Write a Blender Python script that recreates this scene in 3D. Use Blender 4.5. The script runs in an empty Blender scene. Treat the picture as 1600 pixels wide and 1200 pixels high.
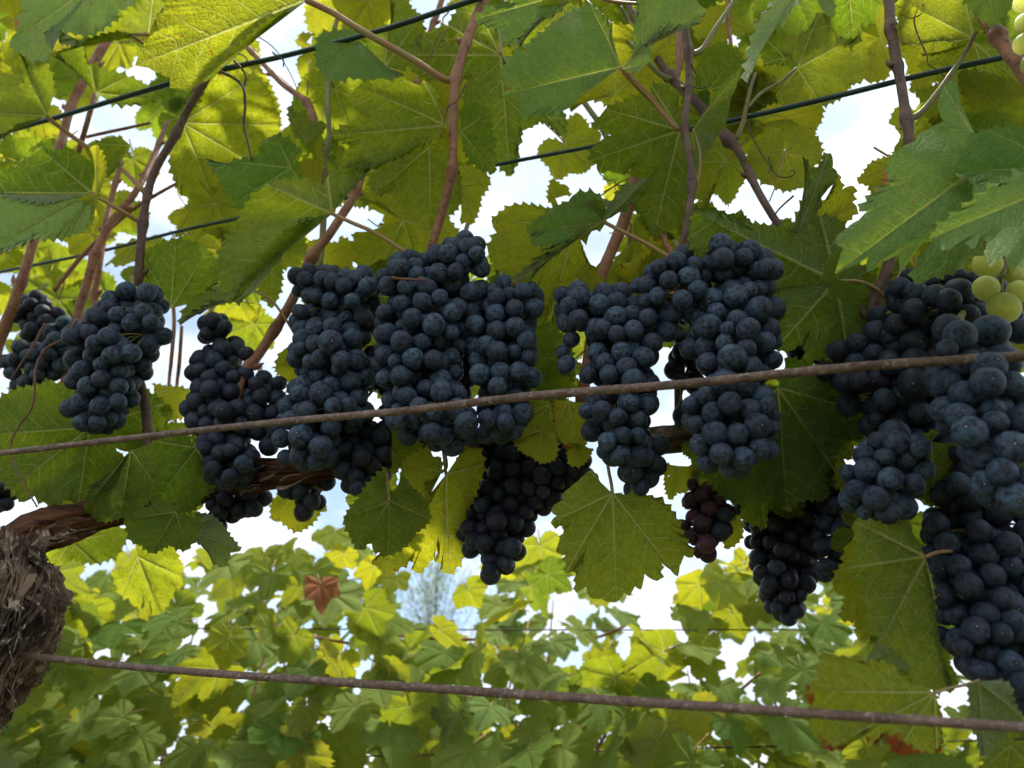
import bpy, math, random
import numpy as np
from mathutils import Vector, Matrix, Quaternion

R = random.Random(7)
NR = np.random.RandomState(7)
scene = bpy.context.scene
COL = scene.collection

# ------------------------------------------------------------------ camera
F = 1165.0                      # focal length in photo pixels (photo 1600 x 1200)
PITCH = math.radians(29.0)
CAMZ = 1.0
cam_data = bpy.data.cameras.new('camera')
cam = bpy.data.objects.new('camera', cam_data)
COL.objects.link(cam)
cam_data.sensor_width = 36.0
cam_data.lens = 36.0 * F / 1600.0
cam_data.clip_start = 0.02
cam_data.clip_end = 3000.0
cam.location = (0, 0, CAMZ)
cam.rotation_euler = (math.pi / 2 + PITCH, 0, 0)
cam_data.dof.use_dof = True
cam_data.dof.focus_distance = 0.47
cam_data.dof.aperture_fstop = 10.5
scene.camera = cam

# ------------------------------------------------------------------ world
SUN_EL, SUN_AZ = math.radians(71), math.radians(28)    # high, beyond the vines and to the right
world = bpy.data.worlds.new('World')
scene.world = world
world.use_nodes = True
nt = world.node_tree
nt.nodes.clear()
def wn(t, **k):
    n = nt.nodes.new(t)
    for a, b in k.items():
        setattr(n, a, b)
    return n
out = wn('ShaderNodeOutputWorld')
bg = wn('ShaderNodeBackground')
bg.inputs['Strength'].default_value = 0.12
sky = wn('ShaderNodeTexSky')
sky.sky_type = 'NISHITA'
sky.sun_disc = False
sky.sun_elevation = SUN_EL
sky.sun_rotation = SUN_AZ
tc = wn('ShaderNodeTexCoord')
mp = wn('ShaderNodeMapping')
mp.inputs['Scale'].default_value = (1.0, 1.0, 2.2)
n1 = wn('ShaderNodeTexNoise')
n1.inputs['Scale'].default_value = 3.0
n1.inputs['Detail'].default_value = 8.0
n1.inputs['Roughness'].default_value = 0.55
ramp = wn('ShaderNodeValToRGB')
ramp.color_ramp.elements[0].position = 0.30
ramp.color_ramp.elements[0].color = (0.30, 0.30, 0.30, 1)
ramp.color_ramp.elements[1].position = 0.50
ramp.color_ramp.elements[1].color = (1, 1, 1, 1)
n2 = wn('ShaderNodeTexNoise')
n2.inputs['Scale'].default_value = 7.0
n2.inputs['Detail'].default_value = 6.0
cl = wn('ShaderNodeValToRGB')
cl.color_ramp.elements[0].position = 0.38
cl.color_ramp.elements[0].color = (3.7, 4.5, 5.6, 1)
cl.color_ramp.elements[1].position = 0.66
cl.color_ramp.elements[1].color = (6.4, 6.7, 7.0, 1)
mix = wn('ShaderNodeMixRGB')
L = nt.links.new
L(tc.outputs['Generated'], mp.inputs['Vector'])
L(mp.outputs['Vector'], n1.inputs['Vector'])
L(mp.outputs['Vector'], n2.inputs['Vector'])
L(n1.outputs['Fac'], ramp.inputs['Fac'])
L(n2.outputs['Fac'], cl.inputs['Fac'])
# a real gap in the cloud low down, where blue sky shows
gd = wn('ShaderNodeVectorMath', operation='DISTANCE')
gdir = Vector(((640 - 800) / F, math.cos(PITCH) + (600 - 905) / F * -math.sin(PITCH), math.sin(PITCH) + (600 - 905) / F * math.cos(PITCH))).normalized()
gd.inputs[1].default_value = tuple(gdir)
nrm = wn('ShaderNodeVectorMath', operation='NORMALIZE')
L(tc.outputs['Generated'], nrm.inputs[0])
L(nrm.outputs[0], gd.inputs[0])
ga = wn('ShaderNodeMath', operation='MULTIPLY_ADD')
ga.inputs[1].default_value = 0.55
L(n2.outputs['Fac'], ga.inputs[0])
L(gd.outputs['Value'], ga.inputs[2])
gr = wn('ShaderNodeMapRange')
gr.inputs['From Min'].default_value = 0.33
gr.inputs['From Max'].default_value = 0.50
L(ga.outputs[0], gr.inputs['Value'])
gm = wn('ShaderNodeMath', operation='MULTIPLY')
L(ramp.outputs['Color'], gm.inputs[0])
L(gr.outputs['Result'], gm.inputs[1])
L(gm.outputs[0], mix.inputs['Fac'])
L(sky.outputs['Color'], mix.inputs['Color1'])
L(cl.outputs['Color'], mix.inputs['Color2'])
L(mix.outputs['Color'], bg.inputs['Color'])
L(bg.outputs['Background'], out.inputs['Surface'])

sun_data = bpy.data.lights.new('sun', 'SUN')
sun_data.energy = 3.5
sun_data.angle = math.radians(7)
sun_data.color = (1.0, 0.96, 0.88)
sun = bpy.data.objects.new('sun', sun_data)
COL.objects.link(sun)
sd = Vector((math.sin(SUN_AZ) * math.cos(SUN_EL), math.cos(SUN_AZ) * math.cos(SUN_EL), math.sin(SUN_EL)))
sun.rotation_euler = (-sd).to_track_quat('-Z', 'Y').to_euler()

vs = scene.view_settings
vs.view_transform = 'Standard'
vs.look = 'None'
vs.exposure = 0.90
vs.gamma = 1.0
vs.use_curve_mapping = False
scene.cycles.use_denoising = True
scene.cycles.max_bounces = 6
scene.cycles.use_adaptive_sampling = True
scene.cycles.adaptive_threshold = 0.03
scene.cycles.diffuse_bounces = 3
scene.cycles.transmission_bounces = 4
scene.cycles.glossy_bounces = 2
scene.cycles.sample_clamp_indirect = 4.0

# ------------------------------------------------------------------ placing helpers
CP, SP = math.cos(PITCH), math.sin(PITCH)
def ray(px, py):
    u, v = (px - 800.0) / F, (600.0 - py) / F
    return np.array((u, CP - v * SP, SP + v * CP))     # unit depth along the view axis
def yrow(px):                                           # the trellis runs obliquely: nearer on the right
    px = min(max(px, -250.0), 1850.0)
    return 1.0 / (1.78 + px / 1600.0 * 1.25)
def at(px, py, m=1.0):                                  # point on the vertical trellis plane, m times its distance
    r = ray(px, py)
    t = yrow(px) * m / r[1]
    return Vector((r[0] * t, r[1] * t, CAMZ + r[2] * t))
def depth(px, py, m=1.0):
    return yrow(px) * m / ray(px, py)[1]
def mpp(px, py, m=1.0):                                 # metres per photo pixel there
    return depth(px, py, m) / F

# ------------------------------------------------------------------ object helpers
def link(o, parent=None):
    COL.objects.link(o)
    if parent is not None:
        o.parent = parent
    return o
def mesh_np(name, verts, faces, mat, smooth=True):
    me = bpy.data.meshes.new(name)
    me.from_pydata([tuple(v) for v in verts], [], faces)
    me.update()
    if smooth:
        me.polygons.foreach_set('use_smooth', [True] * len(me.polygons))
    if mat is not None:
        for mm in (mat if isinstance(mat, (list, tuple)) else [mat]):
            me.materials.append(mm)
    return me
def thing(name, label, cat, loc=(0, 0, 0), group=None):
    o = bpy.data.objects.new(name, None)
    o.empty_display_size = 0.05
    o.location = loc
    COL.objects.link(o)
    o['label'] = label
    o['category'] = cat
    if group:
        o['group'] = group
    return o
def place(name, me, world_loc, parent=None, mat_world=None):
    """an object whose mesh stands at a world place, under a parent that only has a location"""
    o = bpy.data.objects.new(name, me)
    COL.objects.link(o)
    base = Vector(parent_origin(parent)) if parent is not None else Vector((0, 0, 0))
    if mat_world is not None:
        m = mat_world.copy()
        m.translation = Vector(world_loc) - base
        o.matrix_basis = m
    else:
        o.location = Vector(world_loc) - base
    if parent is not None:
        o.parent = parent
    return o
def parent_origin(p):
    v = Vector((0, 0, 0))
    while p is not None:
        v = v + p.location
        p = p.parent
    return v

def smooth_path(pts, n):
    """Catmull-Rom through pts (list of arrays), n samples per span"""
    P = [np.array(p, float) for p in pts]
    if len(P) == 2:
        return [P[0] + (P[1] - P[0]) * k / n for k in range(n + 1)]
    P = [2 * P[0] - P[1]] + P + [2 * P[-1] - P[-2]]
    out = []
    for i in range(1, len(P) - 2):
        a, b, c, d = P[i - 1], P[i], P[i + 1], P[i + 2]
        for k in range(n):
            t = k / n
            out.append(0.5 * ((2 * b) + (c - a) * t + (2 * a - 5 * b + 4 * c - d) * t * t + (3 * b - a - 3 * c + d) * t ** 3))
    out.append(P[-2])
    return out
def tube_data(path, radii, sides=10, cap=True, rough=0.0, seed=0, lump=None):
    """path Nx3, radii N -> verts, faces; rough = radial noise share"""
    rr = random.Random(seed)
    path = [Vector(p) for p in path]
    n = len(path)
    V, Fc = [], []
    T0 = (path[1] - path[0]).normalized()
    ref = Vector((0, 0, 1)) if abs(T0.z) < 0.8 else Vector((1, 0, 0))
    U = T0.cross(ref).normalized()
    ph = [rr.uniform(0, 6.28) for _ in range(4)]
    for i in range(n):
        T = (path[min(i + 1, n - 1)] - path[max(i - 1, 0)]).normalized()
        U = (U - T * U.dot(T)).normalized()
        W = T.cross(U)
        for k in range(sides):
            a = 2 * math.pi * k / sides
            r = radii[i]
            if rough:
                r *= 1 + rough * (0.5 * math.sin(3 * a + ph[0] + i * 0.35) + 0.35 * math.sin(5 * a + ph[1] - i * 0.6) + rr.uniform(-0.5, 0.5))
            V.append(path[i] + (U * math.cos(a) + W * math.sin(a)) * r)
    for i in range(n - 1):
        for k in range(sides):
            k2 = (k + 1) % sides
            Fc.append((i * sides + k, i * sides + k2, (i + 1) * sides + k2, (i + 1) * sides + k))
    if cap:
        Fc.append(tuple(reversed(range(sides))))
        Fc.append(tuple(range((n - 1) * sides, n * sides)))
    return V, Fc
def join(parts):
    V, Fc = [], []
    for v, f in parts:
        o = len(V)
        V.extend(v)
        Fc.extend([tuple(i + o for i in q) for q in f])
    return V, Fc
def rel(verts, origin):
    o = Vector(origin)
    return [Vector(v) - o for v in verts]
# ------------------------------------------------------------------ materials
class NT:
    def __init__(self, name):
        self.m = bpy.data.materials.new(name)
        self.m.use_nodes = True
        self.t = self.m.node_tree
        self.t.nodes.clear()
        self.out = self.n('ShaderNodeOutputMaterial')
    def n(self, ty, **k):
        nd = self.t.nodes.new(ty)
        for a, b in k.items():
            setattr(nd, a, b)
        return nd
    def l(self, a, b):
        self.t.links.new(a, b)
    def sock(self, x, inp):
        if isinstance(x, (int, float)):
            inp.default_value = x
        elif isinstance(x, tuple):
            inp.default_value = x if len(x) == 4 or inp.type != 'RGBA' else x + (1,)
        else:
            self.l(x, inp)
    def math(self, op, a, b=0.0, c=None, clamp=False):
        nd = self.n('ShaderNodeMath', operation=op, use_clamp=clamp)
        self.sock(a, nd.inputs[0]); self.sock(b, nd.inputs[1])
        if c is not None:
            self.sock(c, nd.inputs[2])
        return nd.outputs[0]
    def step(self, v, a, b, lo=0.0, hi=1.0):
        nd = self.n('ShaderNodeMapRange', interpolation_type='SMOOTHSTEP')
        self.sock(v, nd.inputs['Value'])
        self.sock(a, nd.inputs['From Min']); self.sock(b, nd.inputs['From Max'])
        self.sock(lo, nd.inputs['To Min']); self.sock(hi, nd.inputs['To Max'])
        return nd.outputs['Result']
    def mix(self, f, a, b, blend='MIX'):
        nd = self.n('ShaderNodeMixRGB', blend_type=blend)
        self.sock(f, nd.inputs[0]); self.sock(a, nd.inputs[1]); self.sock(b, nd.inputs[2])
        return nd.outputs[0]
    def noise(self, vec, scale, detail=3.0, rough=0.5, w=None):
        nd = self.n('ShaderNodeTexNoise')
        if w is not None:
            nd.noise_dimensions = '4D'
            self.sock(w, nd.inputs['W'])
        if vec is not None:
            self.l(vec, nd.inputs['Vector'])
        nd.inputs['Scale'].default_value = scale
        nd.inputs['Detail'].default_value = detail
        nd.inputs['Roughness'].default_value = rough
        return nd.outputs['Fac']
    def bump(self, h, strength, dist=0.001, normal=None):
        nd = self.n('ShaderNodeBump')
        nd.inputs['Strength'].default_value = strength
        nd.inputs['Distance'].default_value = dist
        self.l(h, nd.inputs['Height'])
        if normal is not None:
            self.l(normal, nd.inputs['Normal'])
        return nd.outputs['Normal']
    def pbsdf(self, col, rough, spec=0.4, normal=None, **k):
        p = self.n('ShaderNodeBsdfPrincipled')
        self.sock(col, p.inputs['Base Color'])
        self.sock(rough, p.inputs['Roughness'])
        self.sock(spec, p.inputs['Specular IOR Level'])
        if normal is not None:
            self.l(normal, p.inputs['Normal'])
        for a, b in k.items():
            self.sock(b, p.inputs[a.replace('_', ' ')])
        return p.outputs[0]

def leaf_material():
    g = NT('vine_leaf')
    uf = g.n('ShaderNodeUVMap', uv_map='flat').outputs[0]
    uv = g.n('ShaderNodeUVMap', uv_map='vein').outputs[0]
    ue = g.n('ShaderNodeUVMap', uv_map='rim').outputs[0]
    sx = g.n('ShaderNodeSeparateXYZ'); g.l(uv, sx.inputs[0])
    s, t = sx.outputs[0], sx.outputs[1]
    ex = g.n('ShaderNodeSeparateXYZ'); g.l(ue, ex.inputs[0])
    edge = ex.outputs[0]
    oi = g.n('ShaderNodeObjectInfo')
    oc = g.n('ShaderNodeSeparateColor'); g.l(oi.outputs['Color'], oc.inputs[0])
    yel, dry, grey = oc.outputs[0], oc.outputs[1], oc.outputs[2]
    rnd = oi.outputs['Random']
    w = g.math('MULTIPLY', rnd, 37.0)
    nz = g.noise(uf, 5.0, 3, 0.5, w)
    nzf = g.noise(uf, 60.0, 3, 0.6, w)
    nzm = g.noise(uf, 22.0, 3, 0.6, w)
    # main veins, secondary veins (chevrons), net of tertiary veins
    wid = g.math('MULTIPLY_ADD', s, -0.0105, 0.0135)
    wid = g.math('MAXIMUM', wid, 0.0022)
    main = g.step(t, g.math('MULTIPLY', wid, 0.45), g.math('MULTIPLY', wid, 1.3), 1.0, 0.0)
    q = g.math('SUBTRACT', s, g.math('MULTIPLY', t, g.math('MULTIPLY_ADD', t, 0.9, 0.62)))
    q = g.math('ADD', q, g.math('MULTIPLY', g.math('SUBTRACT', nz, 0.5), 0.16))
    q = g.math('ADD', q, g.math('MULTIPLY', rnd, 0.2))
    fr = g.math('FRACT', g.math('DIVIDE', q, 0.155))
    d2 = g.math('MULTIPLY', g.math('ABSOLUTE', g.math('SUBTRACT', fr, 0.5)), 0.13)
    sec = g.step(d2, 0.0016, g.math('MULTIPLY_ADD', t, -0.012, 0.0062), 1.0, 0.0)
    sec = g.math('MULTIPLY', sec, g.step(s, 0.03, 0.12))
    sec = g.math('MULTIPLY', sec, g.step(t, 0.08, 0.30, 1.0, 0.04))
    vo = g.n('ShaderNodeTexVoronoi', feature='DISTANCE_TO_EDGE')
    vo.inputs['Scale'].default_value = 26.0
    g.l(uf, vo.inputs['Vector'])
    ter = g.step(vo.outputs['Distance'], 0.02, 0.13, 1.0, 0.0)
    vo2 = g.n('ShaderNodeTexVoronoi', feature='DISTANCE_TO_EDGE')
    vo2.inputs['Scale'].default_value = 75.0
    g.l(uf, vo2.inputs['Vector'])
    net = g.step(vo2.outputs['Distance'], 0.02, 0.25, 1.0, 0.0)
    vein = g.math('MAXIMUM', main, g.math('MULTIPLY', sec, 0.7))
    fine = g.math('ADD', g.math('MULTIPLY', ter, 0.35), g.math('MULTIPLY', net, 0.22))
    # colours: transmitted light, upper face, lower face
    yn = g.math('ADD', yel, g.math('MULTIPLY', g.math('SUBTRACT', nz, 0.5), 0.7), clamp=True)
    yn = g.math('ADD', yn, g.math('MULTIPLY', g.math('MULTIPLY', edge, edge), g.math('MULTIPLY', yel, 0.35)), clamp=True)
    tr = g.mix(yn, (0.27, 0.44, 0.010), (0.88, 0.82, 0.02))
    tr = g.mix(g.math('MULTIPLY', fine, 0.9), tr, g.mix(0.5, tr, (0.8, 0.78, 0.12)))
    tr = g.mix(g.step(g.math('ADD', g.math('MULTIPLY', nzm, 0.6), g.math('MULTIPLY', nzf, 0.4)), 0.40, 0.62, 0.0, 0.75), tr, g.mix(yn, (0.16, 0.29, 0.008), (0.56, 0.54, 0.012)))
    tr = g.mix(g.math('MULTIPLY', vein, 0.8), tr, (0.95, 0.92, 0.25))
    up = g.mix(yn, (0.095, 0.215, 0.030), (0.32, 0.36, 0.035))
    up = g.mix(grey, up, (0.31, 0.42, 0.125))
    up = g.mix(g.math('MULTIPLY', nzf, 0.5), up, g.mix(0.6, up, (0.03, 0.075, 0.015)))
    up = g.mix(g.math('MULTIPLY', vein, 0.45), up, (0.20, 0.27, 0.10))
    lo = g.mix(yn, (0.085, 0.145, 0.030), (0.22, 0.23, 0.03))
    lo = g.mix(grey, lo, (0.27, 0.30, 0.19))
    lo = g.mix(g.math('MULTIPLY', fine, 0.6), lo, (0.26, 0.30, 0.13))
    lo = g.mix(g.math('MULTIPLY', vein, 0.85), lo, (0.38, 0.38, 0.17))
    # dry brown blotches that start at the rim
    bf = g.math('ADD', g.math('MULTIPLY', g.math('POWER', edge, 3.0), 0.42), g.math('MULTIPLY', g.noise(uf, 3.0, 5, 0.65, w), 1.35))
    br = g.step(g.math('ADD', bf, g.math('MULTIPLY', dry, 0.75)), 1.22, 1.30)
    spots = g.math('MULTIPLY', g.step(g.noise(uf, 34.0, 1, 0.3, w), 0.72, 0.76), 0.8)
    br = g.math('MAXIMUM', br, spots)
    bc = g.mix(grey, (0.24, 0.085, 0.03), (0.52, 0.20, 0.085))
    up = g.mix(br, up, bc)
    lo = g.mix(br, lo, bc)
    tr = g.mix(br, tr, g.mix(grey, (0.50, 0.10, 0.012), (0.55, 0.26, 0.12)))
    geo = g.n('ShaderNodeNewGeometry')
    base = g.mix(geo.outputs['Backfacing'], up, lo)
    # relief: blistered tissue between the sunken veins
    h = g.math('SUBTRACT', 1.0, g.math('MULTIPLY', vein, 0.9))
    h = g.math('SUBTRACT', h, g.math('MULTIPLY', ter, 0.35))
    h = g.math('SUBTRACT', h, g.math('MULTIPLY', net, 0.15))
    h = g.math('ADD', h, g.math('MULTIPLY', nzm, 0.9))
    h = g.math('ADD', h, g.math('MULTIPLY', g.noise(uf, 9.0, 3, 0.6, w), 1.6))
    nb = g.bump(h, 0.9, 0.0018)
    rough = g.mix(geo.outputs['Backfacing'], (0.70,) * 3, (0.85,) * 3)
    p = g.pbsdf(base, rough, 0.09, nb)
    tl = g.n('ShaderNodeBsdfTranslucent')
    g.l(tr, tl.inputs['Color'])
    g.l(nb, tl.inputs['Normal'])
    ms = g.n('ShaderNodeMixShader')
    g.l(g.math('SUBTRACT', 0.50, g.math('MULTIPLY', grey, 0.22)), ms.inputs[0])
    g.l(p, ms.inputs[1]); g.l(tl.outputs[0], ms.inputs[2])
    g.l(ms.outputs[0], g.out.inputs[0])
    return g.m

def grape_material():
    g = NT('grape_skin')
    tc = g.n('ShaderNodeTexCoord').outputs['Object']
    oi = g.n('ShaderNodeObjectInfo')
    rnd = oi.outputs['Random']
    oc = g.n('ShaderNodeSeparateColor'); g.l(oi.outputs['Color'], oc.inputs[0])
    w = g.math('MULTIPLY', rnd, 91.0)
    nz = g.noise(tc, 2.6, 4, 0.6, w)
    nf = g.noise(tc, 22.0, 3, 0.6, w)
    skin = g.mix(rnd, (0.010, 0.011, 0.022), (0.022, 0.012, 0.026))
    bloom = g.mix(g.noise(tc, 1.2, 2, 0.5, w), (0.036, 0.080, 0.128), (0.110, 0.160, 0.215))
    rub = g.step(nz, 0.34, 0.60)
    rub = g.math('MULTIPLY', rub, g.math('MULTIPLY_ADD', nf, 0.5, 0.62), clamp=True)
    rub = g.math('MULTIPLY', rub, g.math('SUBTRACT', 1.0, g.math('MULTIPLY', oc.outputs[1], 0.92)))  # less bloom on bunches in shade: their darkness is painted into the skin
    rub = g.math('MULTIPLY', rub, g.math('MULTIPLY_ADD', g.math('FRACT', g.math('MULTIPLY', rnd, 7.31)), 0.55, 0.5))
    col = g.mix(rub, skin, bloom)
    # small scratches and rust marks
    vz = g.n('ShaderNodeTexWave'); vz.inputs['Scale'].default_value = 1.7; vz.inputs['Distortion'].default_value = 18.0
    vz.inputs['Detail'].default_value = 3.0
    ad = g.n('ShaderNodeVectorMath', operation='ADD')
    g.l(tc, ad.inputs[0])
    cb = g.n('ShaderNodeCombineXYZ'); g.l(w, cb.inputs[0]); g.l(w, cb.inputs[1])
    g.l(cb.outputs[0], ad.inputs[1])
    g.l(ad.outputs[0], vz.inputs['Vector'])
    scr = g.math('MULTIPLY', g.step(vz.outputs['Fac'], 0.93, 0.99), g.step(g.noise(tc, 3.0, 2, 0.5, w), 0.56, 0.66))
    col = g.mix(g.math('MULTIPLY', scr, 0.7), col, (0.010, 0.009, 0.013))
    sp = g.step(g.noise(tc, 30.0, 1, 0.4, w), 0.73, 0.77)
    col = g.mix(g.math('MULTIPLY', sp, 0.8), col, (0.012, 0.010, 0.012))
    # scar at the blossom end (+Z pole)
    sep = g.n('ShaderNodeSeparateXYZ'); g.l(tc, sep.inputs[0])
    rad = g.n('ShaderNodeVectorMath', operation='LENGTH')
    cxy = g.n('ShaderNodeCombineXYZ'); g.l(sep.outputs[0], cxy.inputs[0]); g.l(sep.outputs[1], cxy.inputs[1])
    g.l(cxy.outputs[0], rad.inputs[0])
    pole = g.step(sep.outputs[2], 0.5, 0.8)
    halo = g.math('MULTIPLY', g.step(rad.outputs['Value'], 0.12, 0.27, 1.0, 0.0), pole)
    dot = g.math('MULTIPLY', g.step(rad.outputs['Value'], 0.05, 0.095, 1.0, 0.0), pole)
    col = g.mix(g.math('MULTIPLY', halo, 0.65), col, (0.012, 0.012, 0.02))
    col = g.mix(g.math('MULTIPLY', dot, g.math('FRACT', g.math('MULTIPLY', rnd, 3.7))), col, (0.30, 0.24, 0.17))
    col = g.mix(oc.outputs[2], col, (0.10, 0.020, 0.028))        # unripe or withered red
    col = g.mix(oc.outputs[0], col, g.mix(nz, (0.19, 0.22, 0.016), (0.27, 0.27, 0.030)))    # green grapes
    rough = g.math('MULTIPLY_ADD', rub, 0.35, 0.34)
    h = g.math('ADD', g.math('MULTIPLY', nf, 0.3), g.math('MULTIPLY', scr, -1.0))
    nb = g.bump(h, 0.25, 0.03)
    p = g.n('ShaderNodeBsdfPrincipled')
    g.l(col, p.inputs['Base Color']); g.l(rough, p.inputs['Roughness'])
    p.inputs['Specular IOR Level'].default_value = 0.22
    g.l(nb, p.inputs['Normal'])
    g.l(g.math('MULTIPLY', oc.outputs[0], 0.6), p.inputs['Subsurface Weight'])
    p.inputs['Subsurface Radius'].default_value = (0.6, 0.6, 0.2)
    p.inputs['Subsurface Scale'].default_value = 0.5
    g.l(p.outputs[0], g.out.inputs[0])
    return g.m

def simple_noise_mat(name, c1, c2, scale, rough=0.7, bump=0.4, bdist=0.001, stretch=None, c3=None, spec=0.3, detail=5):
    g = NT(name)
    tc = g.n('ShaderNodeTexCoord').outputs['Object']
    vec = tc
    if stretch:
        mp_ = g.n('ShaderNodeMapping'); mp_.inputs['Scale'].default_value = stretch
        g.l(tc, mp_.inputs['Vector']); vec = mp_.outputs[0]
    rnd = g.n('ShaderNodeObjectInfo').outputs['Random']
    nz = g.noise(vec, scale, detail, 0.62, g.math('MULTIPLY', rnd, 20.0))
    f = g.step(nz, 0.33, 0.66)
    col = g.mix(f, c1, c2)
    if c3:
        col = g.mix(g.step(g.noise(vec, scale * 3.1, 3, 0.6), 0.55, 0.68), col, c3)
    nb = g.bump(g.math('ADD', nz, g.noise(vec, scale * 4, 3, 0.6)), bump, bdist)
    g.l(g.pbsdf(col, rough, spec, nb), g.out.inputs[0])
    return g.m

M_LEAF = leaf_material()
M_GRAPE = grape_material()
M_CANE = simple_noise_mat('cane_bark', (0.22, 0.080, 0.040), (0.36, 0.165, 0.085), 60, 0.55, 0.5, 0.0006, c3=(0.10, 0.04, 0.025))
M_CANE_D = simple_noise_mat('cane_bark_dark', (0.09, 0.045, 0.035), (0.17, 0.095, 0.07), 60, 0.55, 0.5, 0.0006, c3=(0.05, 0.025, 0.02))
M_CANE_G = simple_noise_mat('green_shoot', (0.15, 0.17, 0.045), (0.24, 0.19, 0.07), 40, 0.5, 0.3, 0.0004, c3=(0.20, 0.10, 0.05))
M_STALK = simple_noise_mat('leaf_stalk', (0.30, 0.22, 0.07), (0.36, 0.17, 0.08), 50, 0.5, 0.3, 0.0004)
M_RACHIS = simple_noise_mat('bunch_stem', (0.16, 0.22, 0.05), (0.24, 0.16, 0.06), 50, 0.6, 0.3, 0.0004)
M_BARK = simple_noise_mat('old_vine_bark', (0.040, 0.026, 0.019), (0.23, 0.155, 0.105), 34, 0.9, 1.0, 0.004, stretch=(1, 1, 1), c3=(0.40, 0.31, 0.24), spec=0.1)
M_WOOD = simple_noise_mat('old_arm_bark', (0.055, 0.024, 0.014), (0.17, 0.070, 0.032), 30, 0.85, 1.0, 0.003, stretch=(0.35, 1.5, 2.6), c3=(0.04, 0.02, 0.015), spec=0.15)
M_ROD = simple_noise_mat('rusted_rod', (0.10, 0.052, 0.036), (0.21, 0.125, 0.09), 130, 0.62, 1.0, 0.0012, c3=(0.30, 0.22, 0.18), spec=0.5, detail=8)
M_WIRE = simple_noise_mat('green_coated_wire', (0.006, 0.028, 0.026), (0.010, 0.042, 0.040), 60, 0.35, 0.2, 0.0003, spec=0.5)
M_TEND = simple_noise_mat('dry_tendril', (0.13, 0.045, 0.025), (0.20, 0.09, 0.05), 60, 0.6, 0.3, 0.0004)
M_TWIG = simple_noise_mat('dark_twig', (0.03, 0.018, 0.014), (0.07, 0.035, 0.025), 60, 0.6, 0.3, 0.0004)
M_SOIL = simple_noise_mat('vineyard_soil', (0.10, 0.075, 0.05), (0.06, 0.09, 0.03), 3, 0.95, 0.8, 0.05, spec=0.1)
# ------------------------------------------------------------------ leaf geometry
def edge_points(coarse, size, tooth, rr, depth_f=0.5):
    """coarse [(x, y, istip)] -> finely toothed margin [(x, y, tipindex or -1)]"""
    out, tips = [], []
    n = len(coarse)
    for i in range(n):
        x, y, tp = coarse[i]
        if tp:
            tips.append(len(out))
        out.append((x, y))
        if i == n - 1:
            break
        x2, y2, tp2 = coarse[i + 1]
        dx, dy = x2 - x, y2 - y
        Ln = math.hypot(dx, dy)
        k = max(1, int(round(Ln / tooth)))
        if Ln < 1.55 * tooth:                       # a margin piece traced closely enough
            nx, ny = dy / (Ln + 1e-9), -dx / (Ln + 1e-9)
            if nx * (x + x2) + ny * (y + y2) < 0:
                nx, ny = -nx, -ny
            jt = rr.uniform(0.02, 0.13) * Ln
            for f_ in (0.25, 0.5, 0.75):
                b = jt * math.sin(math.pi * f_) + rr.uniform(-0.02, 0.02) * Ln
                out.append((x + dx * f_ + nx * b, y + dy * f_ + ny * b))
            continue
        nx, ny = dy / (Ln + 1e-9), -dx / (Ln + 1e-9)
        # outward = away from base (the origin)
        if nx * (x + x2) + ny * (y + y2) < 0:
            nx, ny = -nx, -ny
        for j in range(k):
            a0, a1 = j / k, (j + 1) / k
            w = Ln / k
            amp = w * depth_f * rr.uniform(0.5, 1.2)
            bul = 0.06 * Ln * math.sin(math.pi * (a0 + 0.5 / k))
            # sub points of a tooth: rise with convex flank, tip, short fall
            for (f_, h_) in ((0.28, 0.36), (0.50, 0.78), (0.63, 1.08), (0.72, 0.35)):
                a = a0 + (a1 - a0) * f_
                b = bul + amp * h_
                out.append((x + dx * a + nx * b, y + dy * a + ny * b))
            if j < k - 1:
                b = 0.06 * Ln * math.sin(math.pi * a1)
                out.append((x + dx * a1 + nx * b, y + dy * a1 + ny * b))
    return out, tips

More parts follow.
